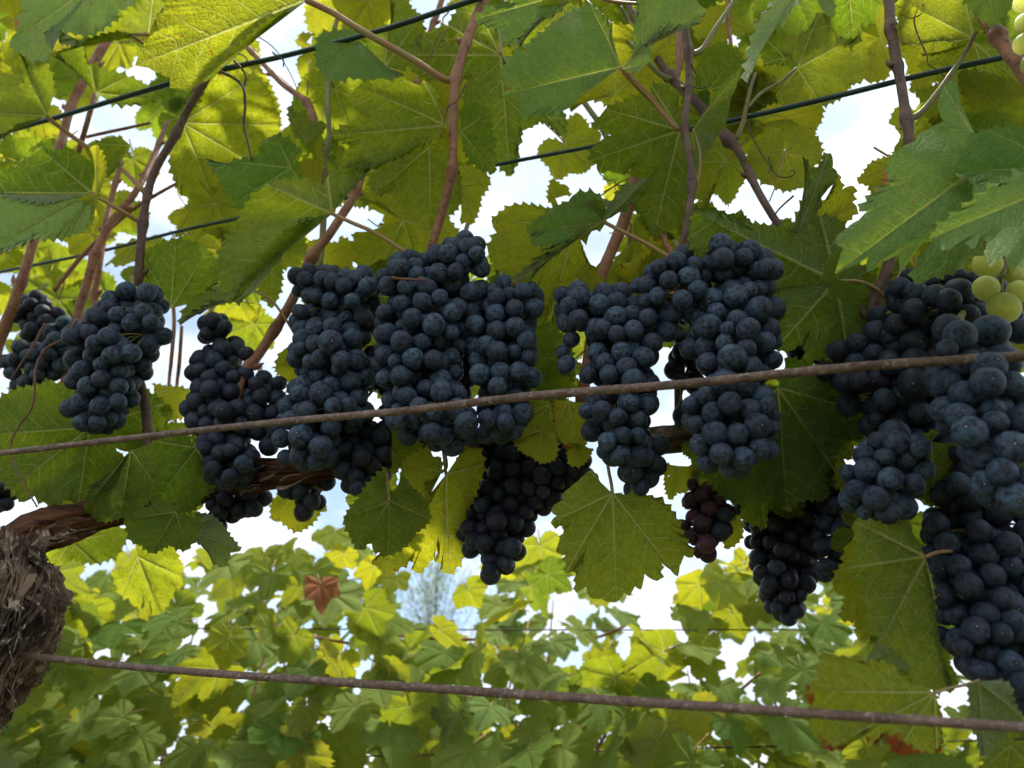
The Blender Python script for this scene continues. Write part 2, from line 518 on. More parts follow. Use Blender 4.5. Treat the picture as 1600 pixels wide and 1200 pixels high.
def leaf_grid(coarse, tooth, rings, rr):
    """flat leaf around the origin; returns P (n,2), faces, flat uv, vein uv, rim"""
    size = max(math.hypot(c[0], c[1]) for c in coarse)
    pts, tips = edge_points(coarse, size, tooth, rr)
    E = np.array(pts)
    K = len(E)
    tipv = []
    for i in sorted(tips, key=lambda q: -np.linalg.norm(E[q])):      # at most five main veins, well apart
        v = E[i]
        d_ = v / (np.linalg.norm(v) + 1e-9)
        if len(tipv) < 5 and all(d_ @ q[0] < math.cos(math.radians(27)) for q in tipv):
            tipv.append((d_, np.linalg.norm(v)))
    if not tipv:
        v = E[len(E) // 2]
        tipv.append((v / np.linalg.norm(v), np.linalg.norm(v)))
    fr = np.array([((r + 1) / rings) ** 0.85 for r in range(rings)])
    # inner rings use a smoothed margin so teeth live only near the rim
    S = E.copy()
    ker = 9
    for _ in range(3):
        Pd = np.vstack([np.repeat(S[:1], ker // 2, 0), S, np.repeat(S[-1:], ker // 2, 0)])
        S = np.stack([np.convolve(Pd[:, c], np.ones(ker) / ker, 'valid') for c in (0, 1)], 1)
    V = [np.zeros((1, 2))]
    for f in fr:
        wgt = max(0.0, (f - 0.72) / 0.28)
        V.append((S * (1 - wgt) + E * wgt) * f if f < 0.999 else E)
    P = np.vstack(V)
    faces = []
    for k in range(K - 1):
        faces.append((0, 1 + k, 2 + k))
    for r in range(rings - 1):
        a, b = 1 + r * K, 1 + (r + 1) * K
        for k in range(K - 1):
            faces.append((a + k, b + k, b + k + 1, a + k + 1))
    flat = P / size
    best = np.full(len(P), 1e9); sv = np.zeros(len(P)); sc = np.zeros(len(P)); wid = np.zeros(len(P))
    for d, ln in tipv:
        s_ = P @ d
        t_ = np.abs(P[:, 0] * d[1] - P[:, 1] * d[0])
        score = np.where(s_ > 0, t_, np.hypot(P[:, 0], P[:, 1]) + 0.001)
        m_ = score < best
        best = np.where(m_, score, best); sv = np.where(m_, s_, sv)
    vein = np.stack([np.maximum(sv, 0) / size, best / size], 1)
    rim = np.concatenate([[0.0], np.repeat(fr, K)])
    return P, faces, flat, vein, rim, size, K

def set_uvs(me, flat, vein, rim):
    li = np.empty(len(me.loops), dtype=np.int32)
    me.loops.foreach_get('vertex_index', li)
    for nm, arr in (('flat', flat), ('vein', vein), ('rim', np.stack([rim, rim], 1))):
        u = me.uv_layers.new(name=nm)
        u.data.foreach_set('uv', np.ascontiguousarray(arr[li], dtype=np.float32).ravel())

def relief(flat, vein, rim, rr, size_m, crumple=1.0):
    """height off the flat leaf in metres: sunken veins, blisters, wavy margin"""
    t = vein[:, 1]
    h = 0.065 * size_m * (1 - np.exp(-t / 0.05)) * crumple
    ang = np.arctan2(flat[:, 1], flat[:, 0])
    p = [rr.uniform(0, 6.28) for _ in range(5)]
    h += 0.045 * size_m * crumple * rim ** 2 * (np.sin(5 * ang + p[0]) + 0.6 * np.sin(9 * ang + p[1]))
    h += 0.035 * size_m * np.sin(3.1 * flat[:, 0] + p[2]) * np.cos(2.7 * flat[:, 1] + p[3])
    h += 0.011 * size_m * np.sin(19 * flat[:, 0] + p[4]) * np.sin(17 * flat[:, 1] + p[0])
    return h

def finish_leaf(name, P3, faces, flat, vein, rim, want_under):
    """P3 relative to origin at the leaf base, world axes; faces wound so that the camera sees the wanted face"""
    f0 = faces[len(faces) // 2]
    return P3, faces

def hero_leaf(parent, base, outline, m=1.0, yel=0.3, dry=0.0, grey=0.0, side='u', tilt=None, stalk=None, label=None,
              tooth=None, crumple=1.0, roll=0.0, seed=None, sm=None, fold=0.0):
    """a leaf whose silhouette stands where the photograph has it: each margin point is set at its own distance"""
    rr = random.Random(seed if seed is not None else R.randint(0, 10 ** 6))
    coarse = [(p[0] - base[0], p[1] - base[1], len(p) > 2) for p in outline]
    size = max(math.hypot(c[0], c[1]) for c in coarse)
    P, faces, flat, vein, rim, size, K = leaf_grid(coarse, tooth or max(7.0, size * 0.085), 9, rr)
    sz_m = size * mpp(base[0], base[1], m)
    if tilt is None:
        tilt = (rr.uniform(-0.05, 0.05), rr.uniform(0.03, 0.10) if side == 'u' else rr.uniform(-0.10, -0.02))
    H = relief(flat, vein, rim, rr, sz_m, crumple)
    if fold:
        H = H - fold * sz_m * (flat[:, 0] ** 2 + flat[:, 1] ** 2)
    if rr.random() < 0.45:
        ph_ = rr.uniform(0, 6.28)
        ang_ = np.arctan2(flat[:, 1], flat[:, 0])
        H = H + rr.choice((-1, 1)) * 0.16 * sz_m * rim ** 4 * np.maximum(0, np.cos(ang_ - ph_)) ** 2
    if rr.random() < 0.4 and size > 45:                # holes eaten through
        for _h in range(rr.randint(1, 3)):
            q_ = P[rr.randrange(K * 4, K * 8)]
            rad_ = size * rr.uniform(0.02, 0.05)
            ins = np.hypot(P[:, 0] - q_[0], (P[:, 1] - q_[1]) * 1.6) < rad_ * 1.6
            nf_ = [f for f in faces if not all(ins[i] for i in f)]
            if len(faces) - len(nf_) < 60:
                faces = nf_
    bp = at(base[0], base[1], m)
    V = np.zeros((len(P), 3))
    for i in range(len(P)):
        px, py = base[0] + P[i, 0], base[1] + P[i, 1]
        mm = m + (tilt[0] * P[i, 0] + tilt[1] * P[i, 1]) / 100.0
        r_ = ray(px, py)
        # distance of the trellis plane taken at the base so that the leaf stays one sheet
        tt = yrow(base[0]) * mm / r_[1]
        tt += H[i] * (1 if side == 'u' else -1) * 0.9
        V[i] = (r_[0] * tt, r_[1] * tt, CAMZ + r_[2] * tt)
    V -= np.array(bp)
    # orientation
    a, b, c = (V[j] for j in faces[K // 2])
    nrm = np.zeros(3)
    for fc in faces[:K - 1]:
        nrm += np.cross(V[fc[1]] - V[fc[0]], V[fc[2]] - V[fc[0]])
    view = np.array(bp) - np.array((0, 0, CAMZ))
    faces_cam = np.dot(nrm, view) < 0          # normal points at the camera
    if faces_cam != (side == 't'):
        faces = [tuple(reversed(f)) for f in faces]
    me = mesh_np('leaf', V, faces, M_LEAF)
    set_uvs(me, flat, vein, rim)
    o = place('leaf', me, bp, parent)
    o.color = (max(0, min(1, yel)), dry, grey, 1)
    if label:
        o['label'] = label
    if stalk is not False:
        if stalk is None:
            c = np.array([(p[0] - base[0], p[1] - base[1]) for p in outline]).mean(0)
            d = -c / (np.linalg.norm(c) + 1e-9)
            L_ = size * 0.55
            q = [(base[0], base[1], m), (base[0] + d[0] * L_ * 0.5, base[1] + d[1] * L_ * 0.5 + 4, m + 0.03), (base[0] + d[0] * L_, base[1] + d[1] * L_ - 6, m + 0.09)]
            wpx = 5.0
        else:
            wpx = stalk[0]
            q = [(base[0], base[1], m)] + [((s_[0], s_[1], s_[2] if len(s_) > 2 else m + 0.02)) for s_ in stalk[1:]]
        path = smooth_path([at(*s_) for s_ in q], 6)
        rad = wpx * 0.5 * mpp(base[0], base[1], m)
        n_ = len(path)
        rads = [rad * (1.0 + 0.5 * max(0, (i / n_ - 0.85) / 0.15)) for i in range(n_)]
        v, f = tube_data(path, rads, 8)
        so = bpy.data.objects.new('leaf_stalk', mesh_np('leaf_stalk', rel(v, bp), f, sm or M_STALK))
        COL.objects.link(so)
        so.parent = o
    return o

# template outline of a five-lobed vine leaf, base at the origin, tip towards +Y (unit length 1)
def template(rr, deep=0.5):
    def pol(a, r):
        a = math.radians(a + rr.uniform(-4, 4)); r *= rr.uniform(0.93, 1.07)
        return (r * math.sin(a), r * math.cos(a))
    d = deep
    half = []
    seq = [(170, .24, 0), (152, .52, 1), (130, .66, 0), (108, .76, 1), (90, .74, 0), (78, .82 - .30 * d, 0), (66, .90, 0), (50, 1.0, 1),
           (38, .90, 0), (27, .94 - .34 * d, 0), (15, 1.0, 0)]
    L_ = [pol(-a, r) + ((1,) if t else ()) for a, r, t in seq]
    Rr = [pol(a, r) + ((1,) if t else ()) for a, r, t in reversed(seq)]
    return L_ + [(0.0, 1.18, 1)] + Rr

def leaf_variant(k, rings=5, stalk=True, calm=1.0):
    rr = random.Random(100 + k)
    tp = template(rr, rr.choice((0.0, 0.15, 0.3, 0.5, 0.7)))
    coarse = [(p[0], p[1], len(p) > 2) for p in tp]
    P, faces, flat, vein, rim, size, K = leaf_grid(coarse, 0.14, rings, rr)
    P = P / 1.18
    H = relief(flat, vein, rim, rr, 1.0, 1.3 * calm)
    # cup or droop
    cup, fold, droop = rr.uniform(-0.25, 0.25) * calm, rr.uniform(-0.1, 0.45) * calm, rr.uniform(0.0, 0.45) * calm
    x, y = P[:, 0], P[:, 1]
    z = H + cup * (x * x) + fold * np.abs(x) * 0.6 - droop * y * y
    V = np.stack([x * (1 - 0.15 * abs(fold)), y, z], 1)
    # faces: +Z is the upper side
    nrm = np.zeros(3)
    for fc in faces[:K - 1]:
        nrm += np.cross(V[fc[1]] - V[fc[0]], V[fc[2]] - V[fc[0]])
    if nrm[2] < 0:
        faces = [tuple(reversed(f)) for f in faces]
    V = list(V)
    nleaf = len(faces)
    if stalk:
        path = smooth_path([(0, 0, 0.0), (0.02, -0.25, 0.03), (0.0, -0.6, -0.08)], 4)
        v, f = tube_data(path, [0.017] * len(path), 5)
        o = len(V)
        V += [np.array(q) for q in v]
        faces = faces + [tuple(i + o for i in q) for q in f]
        extra = len(v)
        flat = np.vstack([flat, np.zeros((extra, 2))]); vein = np.vstack([vein, np.zeros((extra, 2))]); rim = np.concatenate([rim, np.zeros(extra)])
    me = mesh_np('leaf', V, faces, [M_LEAF, M_STALK])
    mi = [0] * nleaf + [1] * (len(faces) - nleaf)
    me.polygons.foreach_set('material_index', mi)
    set_uvs(me, flat, vein, rim)
    return me

def orient(normal, tip):
    """matrix with local Z = normal (upper side), local Y = tip direction"""
    n = Vector(normal).normalized()
    t = Vector(tip); t = (t - n * t.dot(n)).normalized()
    x = t.cross(n)
    return Matrix((x, t, n)).transposed().to_4x4()

def set_leaf(parent, me, loc, size, normal, tip, yel, dry=0.0, grey=0.0, label=None):
    mt = orient(normal, tip) @ Matrix.Scale(size, 4)
    o = place('leaf', me, loc, parent, mt)
    o.color = (max(0, min(1, yel)), dry, grey, 1)
    if label:
        o['label'] = label
    return o

# ------------------------------------------------------------------ canes
def cane(parent, name, pts, mat=None, nodes=(), seed=0, sides=10):
    """pts [(px, py, width_px, m)]"""
    rr = random.Random(seed or R.randint(1, 99999))
    P4 = []
    for p in pts:
        v = at(p[0], p[1], p[3])
        P4.append((v.x, v.y, v.z, p[2] * 0.5 * mpp(p[0], p[1], p[3])))
    Q = smooth_path(P4, 8)
    path = [q[:3] for q in Q]
    rads = [max(q[3], 0.0002) for q in Q]
    for nd in nodes:
        c = np.array(at(nd[0], nd[1], nd[2]))
        for i, q in enumerate(path):
            d = np.linalg.norm(np.array(q) - c)
            rads[i] *= 1 + 0.45 * math.exp(-(d / 0.006) ** 2)
    ln_ = [0.0]
    for i in range(1, len(path)):
        ln_.append(ln_[-1] + float(np.linalg.norm(np.array(path[i]) - np.array(path[i - 1]))))
    buds = []
    if pts[0][2] >= 7 and name != 'tendril' and ln_[-1] > 0.10:
        at_ = rr.uniform(0.02, 0.06); sd_ = 1
        while at_ < ln_[-1] - 0.01:
            i = min(range(len(ln_)), key=lambda q: abs(ln_[q] - at_))
            if not any(np.linalg.norm(np.array(path[i]) - np.array(at(nd[0], nd[1], nd[2]))) < 0.03 for nd in nodes):
                for j in range(len(rads)):
                    rads[j] *= 1 + 0.28 * math.exp(-((ln_[j] - ln_[i]) / 0.004) ** 2)
                T_ = Vector(path[min(i + 1, len(path) - 1)]) - Vector(path[max(i - 1, 0)])
                T_.normalize()
                sdv = T_.cross(Vector((0, 1, 0))).normalized() * sd_
                r_ = rads[i]; sd_ = -sd_
                b0 = Vector(path[i]) + sdv * r_ * 0.5
                up_ = T_ if T_.z > 0 else -T_
                b1 = b0 + sdv * r_ * 0.9 + up_ * r_ * 0.5
                b2 = b1 + sdv * r_ * 0.35 + up_ * r_ * 0.9
                buds.append(tube_data([b0, (b0 + b1) / 2, b1, b2], [r_ * .55, r_ * .6, r_ * .42, r_ * .08], 7))
            at_ += rr.uniform(0.05, 0.085)
    v, f = tube_data(path, rads, sides, rough=0.06, seed=rr.randint(0, 999))
    if buds:
        v, f = join([(v, f)] + buds)
    o0 = at(pts[0][0], pts[0][1], pts[0][3])
    o = place(name, mesh_np(name, rel(v, o0), f, mat or M_CANE), o0, parent)
    return o

# ------------------------------------------------------------------ grapes
def grape_mesh(k, seg=20, rings=13, wither=0.0):
    rr = random.Random(500 + k)
    V, Fc = [], []
    el = 1.0 + rr.uniform(-0.02, 0.09)
    ph = [rr.uniform(0, 6.28) for _ in range(4)]
    V.append((0, 0, el * 0.985))
    for i in range(1, rings):
        th = math.pi * i / rings
        for j in range(seg):
            a = 2 * math.pi * j / seg
            r = 1 + 0.012 * math.sin(2 * a + ph[0]) * math.sin(th) + 0.01 * math.sin(3 * a + ph[1])
            if wither:
                r *= 1 - wither * (0.5 + 0.5 * math.sin(4 * a + 3 * th + ph[2])) - wither * 0.5 * abs(math.sin(5 * th + 2 * a + ph[3]))
            V.append((r * math.sin(th) * math.cos(a), r * math.sin(th) * math.sin(a), r * el * math.cos(th)))
    V.append((0, 0, -el * 1.0))
    for j in range(seg):
        Fc.append((0, 1 + j, 1 + (j + 1) % seg))
    for i in range(rings - 2):
        for j in range(seg):
            a = 1 + i * seg
            Fc.append((a + j, a + seg + j, a + seg + (j + 1) % seg, a + (j + 1) % seg))
    last = len(V) - 1
    a = 1 + (rings - 2) * seg
    for j in range(seg):
        Fc.append((a + j, last, a + (j + 1) % seg))
    return mesh_np('grape', V, Fc, M_GRAPE)
GRAPES = [grape_mesh(k) for k in range(7)]
RAISINS = [grape_mesh(20 + k, 18, 12, 0.16) for k in range(4)]

def to_px(p):
    v = Vector(p) - Vector((0, 0, CAMZ))
    d = v.y * CP + v.z * SP
    up = -v.y * SP + v.z * CP
    return 800 + F * v.x / d, 600 - F * up / d, d

def bunch(label, chain, m, gd=0.0136, front=(), cat='bunch of grapes', group='bunches of dark grapes', dens=0.62, red=0.0, bare=0.0, wither=0.0,
          seed=1, green=0.0, only_front=False, top=None, flat=0.8):  # bare: shade on a bunch, painted as missing bloom
    """chain [(px, py, r_px)] silhouette; front [(px, py, r_px)] single grapes seen in the photograph"""
    rr = random.Random(seed * 17 + 3)
    nr = np.random.RandomState(seed)
    C = np.array([at(c[0], c[1], m) for c in chain])
    Rc = np.array([c[2] * mpp(c[0], c[1], m) for c in chain])
    g = gd / 2
    fixed, frad = [], []
    for (x, y, r) in front:
        # nearest chain ball carries it: set on its front face
        k = int(np.argmin([math.hypot(x - c[0], y - c[1]) - c[2] for c in chain]))
        off = math.hypot(x - chain[k][0], y - chain[k][1]) / max(chain[k][2], 1)
        dm = 1 - (Rc[k] * math.sqrt(max(0.05, 1 - min(off, 0.97) ** 2)) * flat) / yrow(x) / m
        p = at(x, y, m * dm)
        fixed.append(np.array(p)); frad.append(r * mpp(x, y, m * dm))
    pts, rad = [], []
    vol = sum(4.19 * max(r_, g * 1.2) ** 3 for r_ in Rc) * 0.75
    N = 0 if only_front else int(min(290, dens * vol / (4.19 * g ** 3)))
    # more than the photograph can show sits inside: keep to a shell
    while len(pts) < N:
        k = nr.choice(len(C), p=(Rc ** 2) / (Rc ** 2).sum())
        d = nr.normal(size=3); d /= np.linalg.norm(d)
        d[1] *= flat
        R_ = max(Rc[k] - g * 0.9, 0.001) * nr.uniform(0.35, 1.0) ** 0.5
        pts.append(C[k] + d * R_); rad.append(g * rr.choice((0.80, 0.88, 0.94, 0.98, 1.0, 1.04, 1.1)))
    P = np.array(fixed + pts) if (fixed or pts) else np.zeros((0, 3))
    rads = np.array(frad + rad)
    nf = len(fixed)
    for it in range(70):
        D = P[:, None, :] - P[None, :, :]
        dist = np.linalg.norm(D, axis=2) + np.eye(len(P)) * 9
        need = (rads[:, None] + rads[None, :]) * 0.96
        ov = np.maximum(0, need - dist)
        push = (D / dist[:, :, None]) * ov[:, :, None] * 0.5
        mv = push.sum(1) * 0.55
        if nf:                                       # the seen grapes keep their place in view and move only in depth
            rd = np.array([ray(*to_px(P[q])[:2]) for q in range(nf)]) if it % 14 == 0 else rd
            rn = rd / np.linalg.norm(rd, axis=1)[:, None]
            mv[:nf] = rn * (mv[:nf] * rn).sum(1)[:, None]
        P += mv
        # stay in the silhouette
        dc = np.linalg.norm(P[:, None, :] - C[None], axis=2) - Rc[None]
        k = dc.argmin(1)
        over = dc[np.arange(len(P)), k] + rads * 0.85
        dirv = C[k] - P
        dirv /= (np.linalg.norm(dirv, axis=1)[:, None] + 1e-9)
        corr = dirv * np.maximum(0, over)[:, None] * 0.5
        corr[:nf] = 0
        P += corr
    # drop grapes that ended up inside others, or hide the ones the photograph shows
    keep = list(range(nf))
    px = np.array([to_px(q) for q in P])
    rpx = rads * F / px[:, 2]
    for i in range(nf, len(P)):
        if any(math.hypot(px[i, 0] - px[j, 0], px[i, 1] - px[j, 1]) < (rpx[i] + rpx[j]) * 0.92 and px[i, 2] < px[j, 2] + 0.85 * rads[j] for j in range(nf)):
            continue
        ok = all(np.linalg.norm(P[i] - P[j]) > (rads[i] + rads[j]) * 0.78 for j in keep)
        if ok:
            keep.append(i)
    tp = top or (chain[0][0], chain[0][1] - chain[0][2] * 0.6)
    root = at(tp[0], tp[1], m * 1.01)
    t = thing('grape_bunch', label, cat, root, group)
    # axis of the bunch
    axis = [np.array(root)] + [C[i] for i in range(len(C))]
    order = [axis[0]] + sorted(axis[1:], key=lambda q: -q[2])
    sp = smooth_path(order, 5)
    v, f = tube_data(sp, [0.0016 - 0.0009 * i / len(sp) for i in range(len(sp))], 6)
    if not only_front:                                  # the stalk that hangs the bunch from its cane
        k0 = (tp[0], tp[1], m * 1.01)
        sk = smooth_path([at(tp[0] + rr.uniform(-14, 14), tp[1] - rr.uniform(16, 26), m * 1.01 + .10), at(tp[0] + rr.uniform(-5, 5), tp[1] - 8, m * 1.01 + .04), root, axis[1]], 5)
        v2, f2 = tube_data(sk, [.0019] * len(sk), 7)
        v, f = join([(v, f), (v2, f2)])
    parts = [(v, f)]
    spa = np.array(sp)
    for i in keep:
        q = P[i]
        j = int(np.argmin(np.linalg.norm(spa - q, axis=1)))
        a = spa[max(0, j - 2)]
        d = a - q
        ln = np.linalg.norm(d)
        if ln < 0.004:
            d = np.array((0, 0, 0.01))
        mid = (a + q) / 2 + np.array((0, 0, 0.002))
        v, f = tube_data(smooth_path([a, mid, q + d / (np.linalg.norm(d) + 1e-9) * rads[i] * 0.9], 3), [0.0006] * 7, 4, cap=False)
        parts.append((v, f))
        zc = Vector(q - a).normalized() if ln > 0.002 else Vector((0, -1, 0))
        # the blossom end points away from the stalk and hangs a little; most show it towards the open side
        zc = (zc + Vector((rr.uniform(-.35, .35), rr.uniform(-1.1, -.1), rr.uniform(-.6, .1)))).normalized()
        xc = zc.orthogonal().normalized()
        yc = zc.cross(xc)
        mt = Matrix((xc, yc, zc)).transposed().to_4x4()
        mt = mt @ Matrix.Rotation(rr.uniform(0, 6.28), 4, 'Z') @ Matrix.Diagonal((rads[i] * 1.02 * rr.uniform(.94, 1.04), rads[i] * 1.02 * rr.uniform(.94, 1.04), rads[i] * rr.uniform(.97, 1.10), 1))
        wi = rr.random() < max(wither, 0.02 if i >= nf else 0)
        me = rr.choice(RAISINS) if wi else rr.choice(GRAPES)
        o = place('grape', me, q, t, mt)
        rd = 1.0 * (rr.random() < red) * rr.uniform(0.4, 1.0)
        o.color = (green, bare * rr.uniform(0.5, 1.0), max(rd, 0.35 if wi and red else 0), 1)
    v, f = join(parts)
    place('bunch_stem', mesh_np('bunch_stem', rel(v, root), f, M_RACHIS), root, t)
    return t
# ------------------------------------------------------------------ ground
gv, gf = [], []
N_ = 24
for i in range(N_ + 1):
    for j in range(N_ + 1):
        x = (i / N_ - 0.5); y = (j / N_ - 0.5)
        sx = 1600 * x * abs(x) * 2; sy = 1600 * y * abs(y) * 2
        gv.append((sx, sy, 0.03 * math.sin(sx * 3) * math.cos(sy * 2.3) if abs(sx) < 6 and abs(sy) < 6 else 0.0))
for i in range(N_):
    for j in range(N_):
        a = i * (N_ + 1) + j
        gf.append((a, a + N_ + 1, a + N_ + 2, a + 1))
gr_ = place('ground', mesh_np('ground', gv, gf, M_SOIL), (0, 0, 0))
gr_['kind'] = 'structure'
gr_['label'] = 'bare soil and grass of the vineyard floor below the rows'

# ------------------------------------------------------------------ front vine: trunk and arms
vine = thing('grapevine', 'gnarled old grapevine with shredded bark whose arm and leafy shoots fill the left half', 'grapevine', (at(-60, 950, 1.05).x, at(-60, 950, 1.05).y, 0.0), 'grapevines of the front row')
vine2 = thing('grapevine', 'grapevine whose broad green leaves and canes fill the right half above the bunches', 'grapevine', (at(1900, 700, 1.1).x, at(1900, 700, 1.1).y, 0.0), 'grapevines of the front row')

def P(px, py, m):
    return np.array(at(px, py, m))
def lumpy(path, rads, sides, seed, amp):
    """knotted bark body: tube with strong ridges running along it"""
    rr = random.Random(seed)
    path = [Vector(p) for p in path]
    n = len(path); V = []; Fc = []
    U = None
    ks = [(rr.uniform(0, 6.28), rr.uniform(-1.5, 1.5)) for _ in range(6)]
    from mathutils import noise as mn
    for i in range(n):
        T = (path[min(i + 1, n - 1)] - path[max(i - 1, 0)]).normalized()
        if U is None:
            U = T.cross(Vector((0, 1, 0.1))).normalized()
        U = (U - T * U.dot(T)).normalized(); W = T.cross(U)
        for k in range(sides):
            a = 2 * math.pi * k / sides
            d = U * math.cos(a) + W * math.sin(a)
            p = path[i] + d * rads[i]
            q = p * 38
            h = mn.fractal(q + Vector((seed, 0, 0)), 0.8, 2.2, 4) * 0.55
            ridge = 1 - abs(mn.noise(Vector((a * 3.6 + h * 0.5, i / n * 3.0, seed * 1.7))) * 2.0)
            ridge2 = 1 - abs(mn.noise(Vector((a * 9.0, i / n * 8.0, seed * 3.7))) * 2.0)
            V.append(p + d * (amp * (h * 0.55 + ridge * 0.55 + ridge2 * 0.28 - 0.5)))
    for i in range(n - 1):
        for k in range(sides):
            k2 = (k + 1) % sides
            Fc.append((i * sides + k, i * sides + k2, (i + 1) * sides + k2, (i + 1) * sides + k))
    Fc.append(tuple(reversed(range(sides)))); Fc.append(tuple(range((n - 1) * sides, n * sides)))
    return V, Fc
def resample(pts, n):
    Q = smooth_path(pts, n)
    return [q[:3] for q in Q], [q[3] for q in Q]
def prm(px, py, r, m):
    v = at(px, py, m)
    return (v.x, v.y, v.z, r * mpp(px, py, m))
# trunk: comes up from the ground at the left edge and ends in a swollen head
g0 = vine.location
pts = [(g0.x - 0.12, g0.y + 0.02, -0.05, 0.05), (g0.x - 0.10, g0.y + 0.02, 0.45, 0.042), prm(-190, 1330, 84, 1.05), prm(-120, 1160, 80, 1.05), prm(-62, 1075, 80, 1.04), prm(-22, 1010, 88, 1.03), prm(-8, 948, 92, 1.02), prm(-6, 902, 66, 1.03), prm(-6, 872, 40, 1.04), prm(-12, 856, 14, 1.05)]
pa, ra = resample(pts, 26)
v, f = lumpy(pa, ra, 110, 3, 0.019)
place('trunk', mesh_np('trunk', rel(v, g0), f, M_BARK), g0, vine)
# stub of a sawn spur on the head
pa, ra = resample([prm(30, 965, 40, 1.0), prm(62, 950, 30, 0.99), prm(84, 940, 23, 0.985), prm(91, 936, 20, 0.98)], 8)
v, f = lumpy(pa, ra, 40, 9, 0.006)
place('spur_stub', mesh_np('spur_stub', rel(v, at(30, 965, 1)), f, M_BARK), at(30, 965, 1), vine)
# the arm (cordon) running right along the lower wire
pa, ra = resample([prm(-10, 880, 34, 1.04), prm(35, 846, 34, 1.04), prm(80, 826, 32, 1.05), prm(150, 806, 25, 1.10), prm(230, 790, 22, 1.14), prm(320, 764, 20, 1.13), prm(400, 744, 23, 1.10), prm(470, 738, 23, 1.10), prm(560, 716, 19, 1.14), prm(690, 680, 16, 1.16)], 14)
v, f = lumpy(pa, ra, 60, 5, 0.0065)
arm = place('arm', mesh_np('arm', rel(v, at(-10, 880, 1.04)), f, M_WOOD), at(-10, 880, 1.04), vine)
# loose strips of bark, too many to count
sv, sf = [], []
rb = random.Random(5)
def strip(c, d, ln, wd, curl):
    global sv, sf
    d = d.normalized(); side = d.cross(Vector((0, -1, 0.3))).normalized()
    outw = Vector((rb.uniform(-.3, .6), -1, rb.uniform(-.2, .4))).normalized()
    o = len(sv); K = 8
    for i in range(K + 1):
        t = i / K
        p = c + d * (ln * (t - 0.3)) + outw * (curl * t * t) + side * ((wd + 0.0012) * 0.8 * math.sin(t * 5 + ln * 900))
        w_ = wd * (1 - 0.85 * t) * (0.8 + 0.2 * math.sin(t * 9))
        th = outw * 0.0006
        sv += [p - side * w_, p + side * w_, p + side * w_ + th, p - side * w_ + th]
    for i in range(K):
        a = o + i * 4; b = a + 4
        for k in range(4):
            k2 = (k + 1) % 4
            sf.append((a + k, a + k2, b + k2, b + k))
    sf.append((o + K * 4, o + K * 4 + 1, o + K * 4 + 2, o + K * 4 + 3))
for _ in range(800):
    y = rb.uniform(850, 1120)
    cx = -8 - max(0, y - 990) * 0.95
    wdt = 92 if 905 < y < 1010 else 74
    x = cx + rb.uniform(-0.9, 1.02) * wdt
    c = at(x, y, 1.0 - 0.14 * math.sqrt(max(0.0, 1 - ((x - cx) / (wdt * 1.05)) ** 2)) + rb.uniform(-0.01, 0.015))
    ed = (x - cx) / wdt
    dr = Vector((rb.uniform(-0.35, 0.35) + 0.5 * math.sin(y * 0.03) + 0.8 * ed * (rb.random() < 0.2), rb.uniform(-.2, .1), -1))
    strip(c, dr, rb.uniform(0.015, 0.055), rb.choice((0.0005, 0.0009, 0.0014, 0.002, 0.003)) * rb.uniform(.7, 1.2), rb.uniform(0.0003, 0.007))
for _ in range(40):
    x = rb.choice((rb.uniform(5, 120), rb.uniform(320, 465))); y = (868 - x * 0.42 if x < 200 else 742 + abs(x - 420) * 0.12) + rb.uniform(-14, 20)
    c = at(x, y, 1.0 + rb.uniform(0, 0.02) + (0.05 if x > 200 else 0.02))
    strip(c, Vector((1, rb.uniform(-.1, .1), rb.uniform(-0.1, 0.5))), rb.uniform(0.01, 0.04), rb.uniform(0.0007, 0.002), rb.uniform(0.0, 0.004))
bs = place('loose_bark', mesh_np('loose_bark', rel(sv, g0), sf, M_BARK, smooth=False), g0, vine)
bs['kind'] = 'stuff'
# second vine: trunk outside the frame at the right, its arm reaches back behind the right bunches
g2 = vine2.location
pts = [(g2.x, g2.y, -0.05, 0.045), (g2.x, g2.y + 0.01, 0.5, 0.04), (g2.x - 0.01, g2.y, 0.95, 0.038)] + [prm(1880, 760, 60, 1.1), prm(1700, 690, 34, 1.18), prm(1500, 660, 26, 1.2), prm(1250, 665, 22, 1.2), prm(1000, 690, 18, 1.18)]
pa, ra = resample(pts, 12)
v, f = lumpy(pa, ra, 40, 8, 0.008)
place('trunk', mesh_np('trunk', rel(v, g2), f, M_BARK), g2, vine2)

# ------------------------------------------------------------------ canes of the front row
VL, VR = vine, vine2
cane(VL, 'cane', [(768, -60, 17, 1.02), (755, 0, 16, 1.0), (731, 60, 15, .99), (712, 122, 15, .98), (708, 195, 14, .98), (706, 268, 14, .98), (690, 335, 14, 1.0), (672, 395, 13, 1.02), (655, 480, 14, 1.08), (650, 690, 15, 1.12)],
     nodes=[(712, 122, .98), (706, 268, .98)])
cane(VL, 'cane', [(372, 40, 9, 1.0), (330, 112, 11, .97), (300, 160, 11, .97), (274, 210, 12, .97), (245, 262, 12, .98), (230, 305, 12, .99), (222, 365, 13, 1.0), (216, 440, 13, 1.02), (212, 560, 14, 1.1), (228, 640, 15, 1.08), (235, 780, 15, 1.08)],
     M_CANE_D, nodes=[(274, 208, .97), (228, 300, .98), (225, 350, 1.0)])
cane(VL, 'cane', [(172, 55, 14, 1.1), (140, 110, 14, 1.09), (110, 170, 13, 1.08), (92, 240, 13, 1.07), (70, 310, 13, 1.06), (50, 385, 14, 1.04), (30, 450, 15, 1.04), (10, 505, 17, 1.05), (-8, 560, 16, 1.06), (-30, 700, 16, 1.06), (-20, 840, 16, 1.04)],
     nodes=[(12, 505, 1.04), (95, 232, 1.07)])
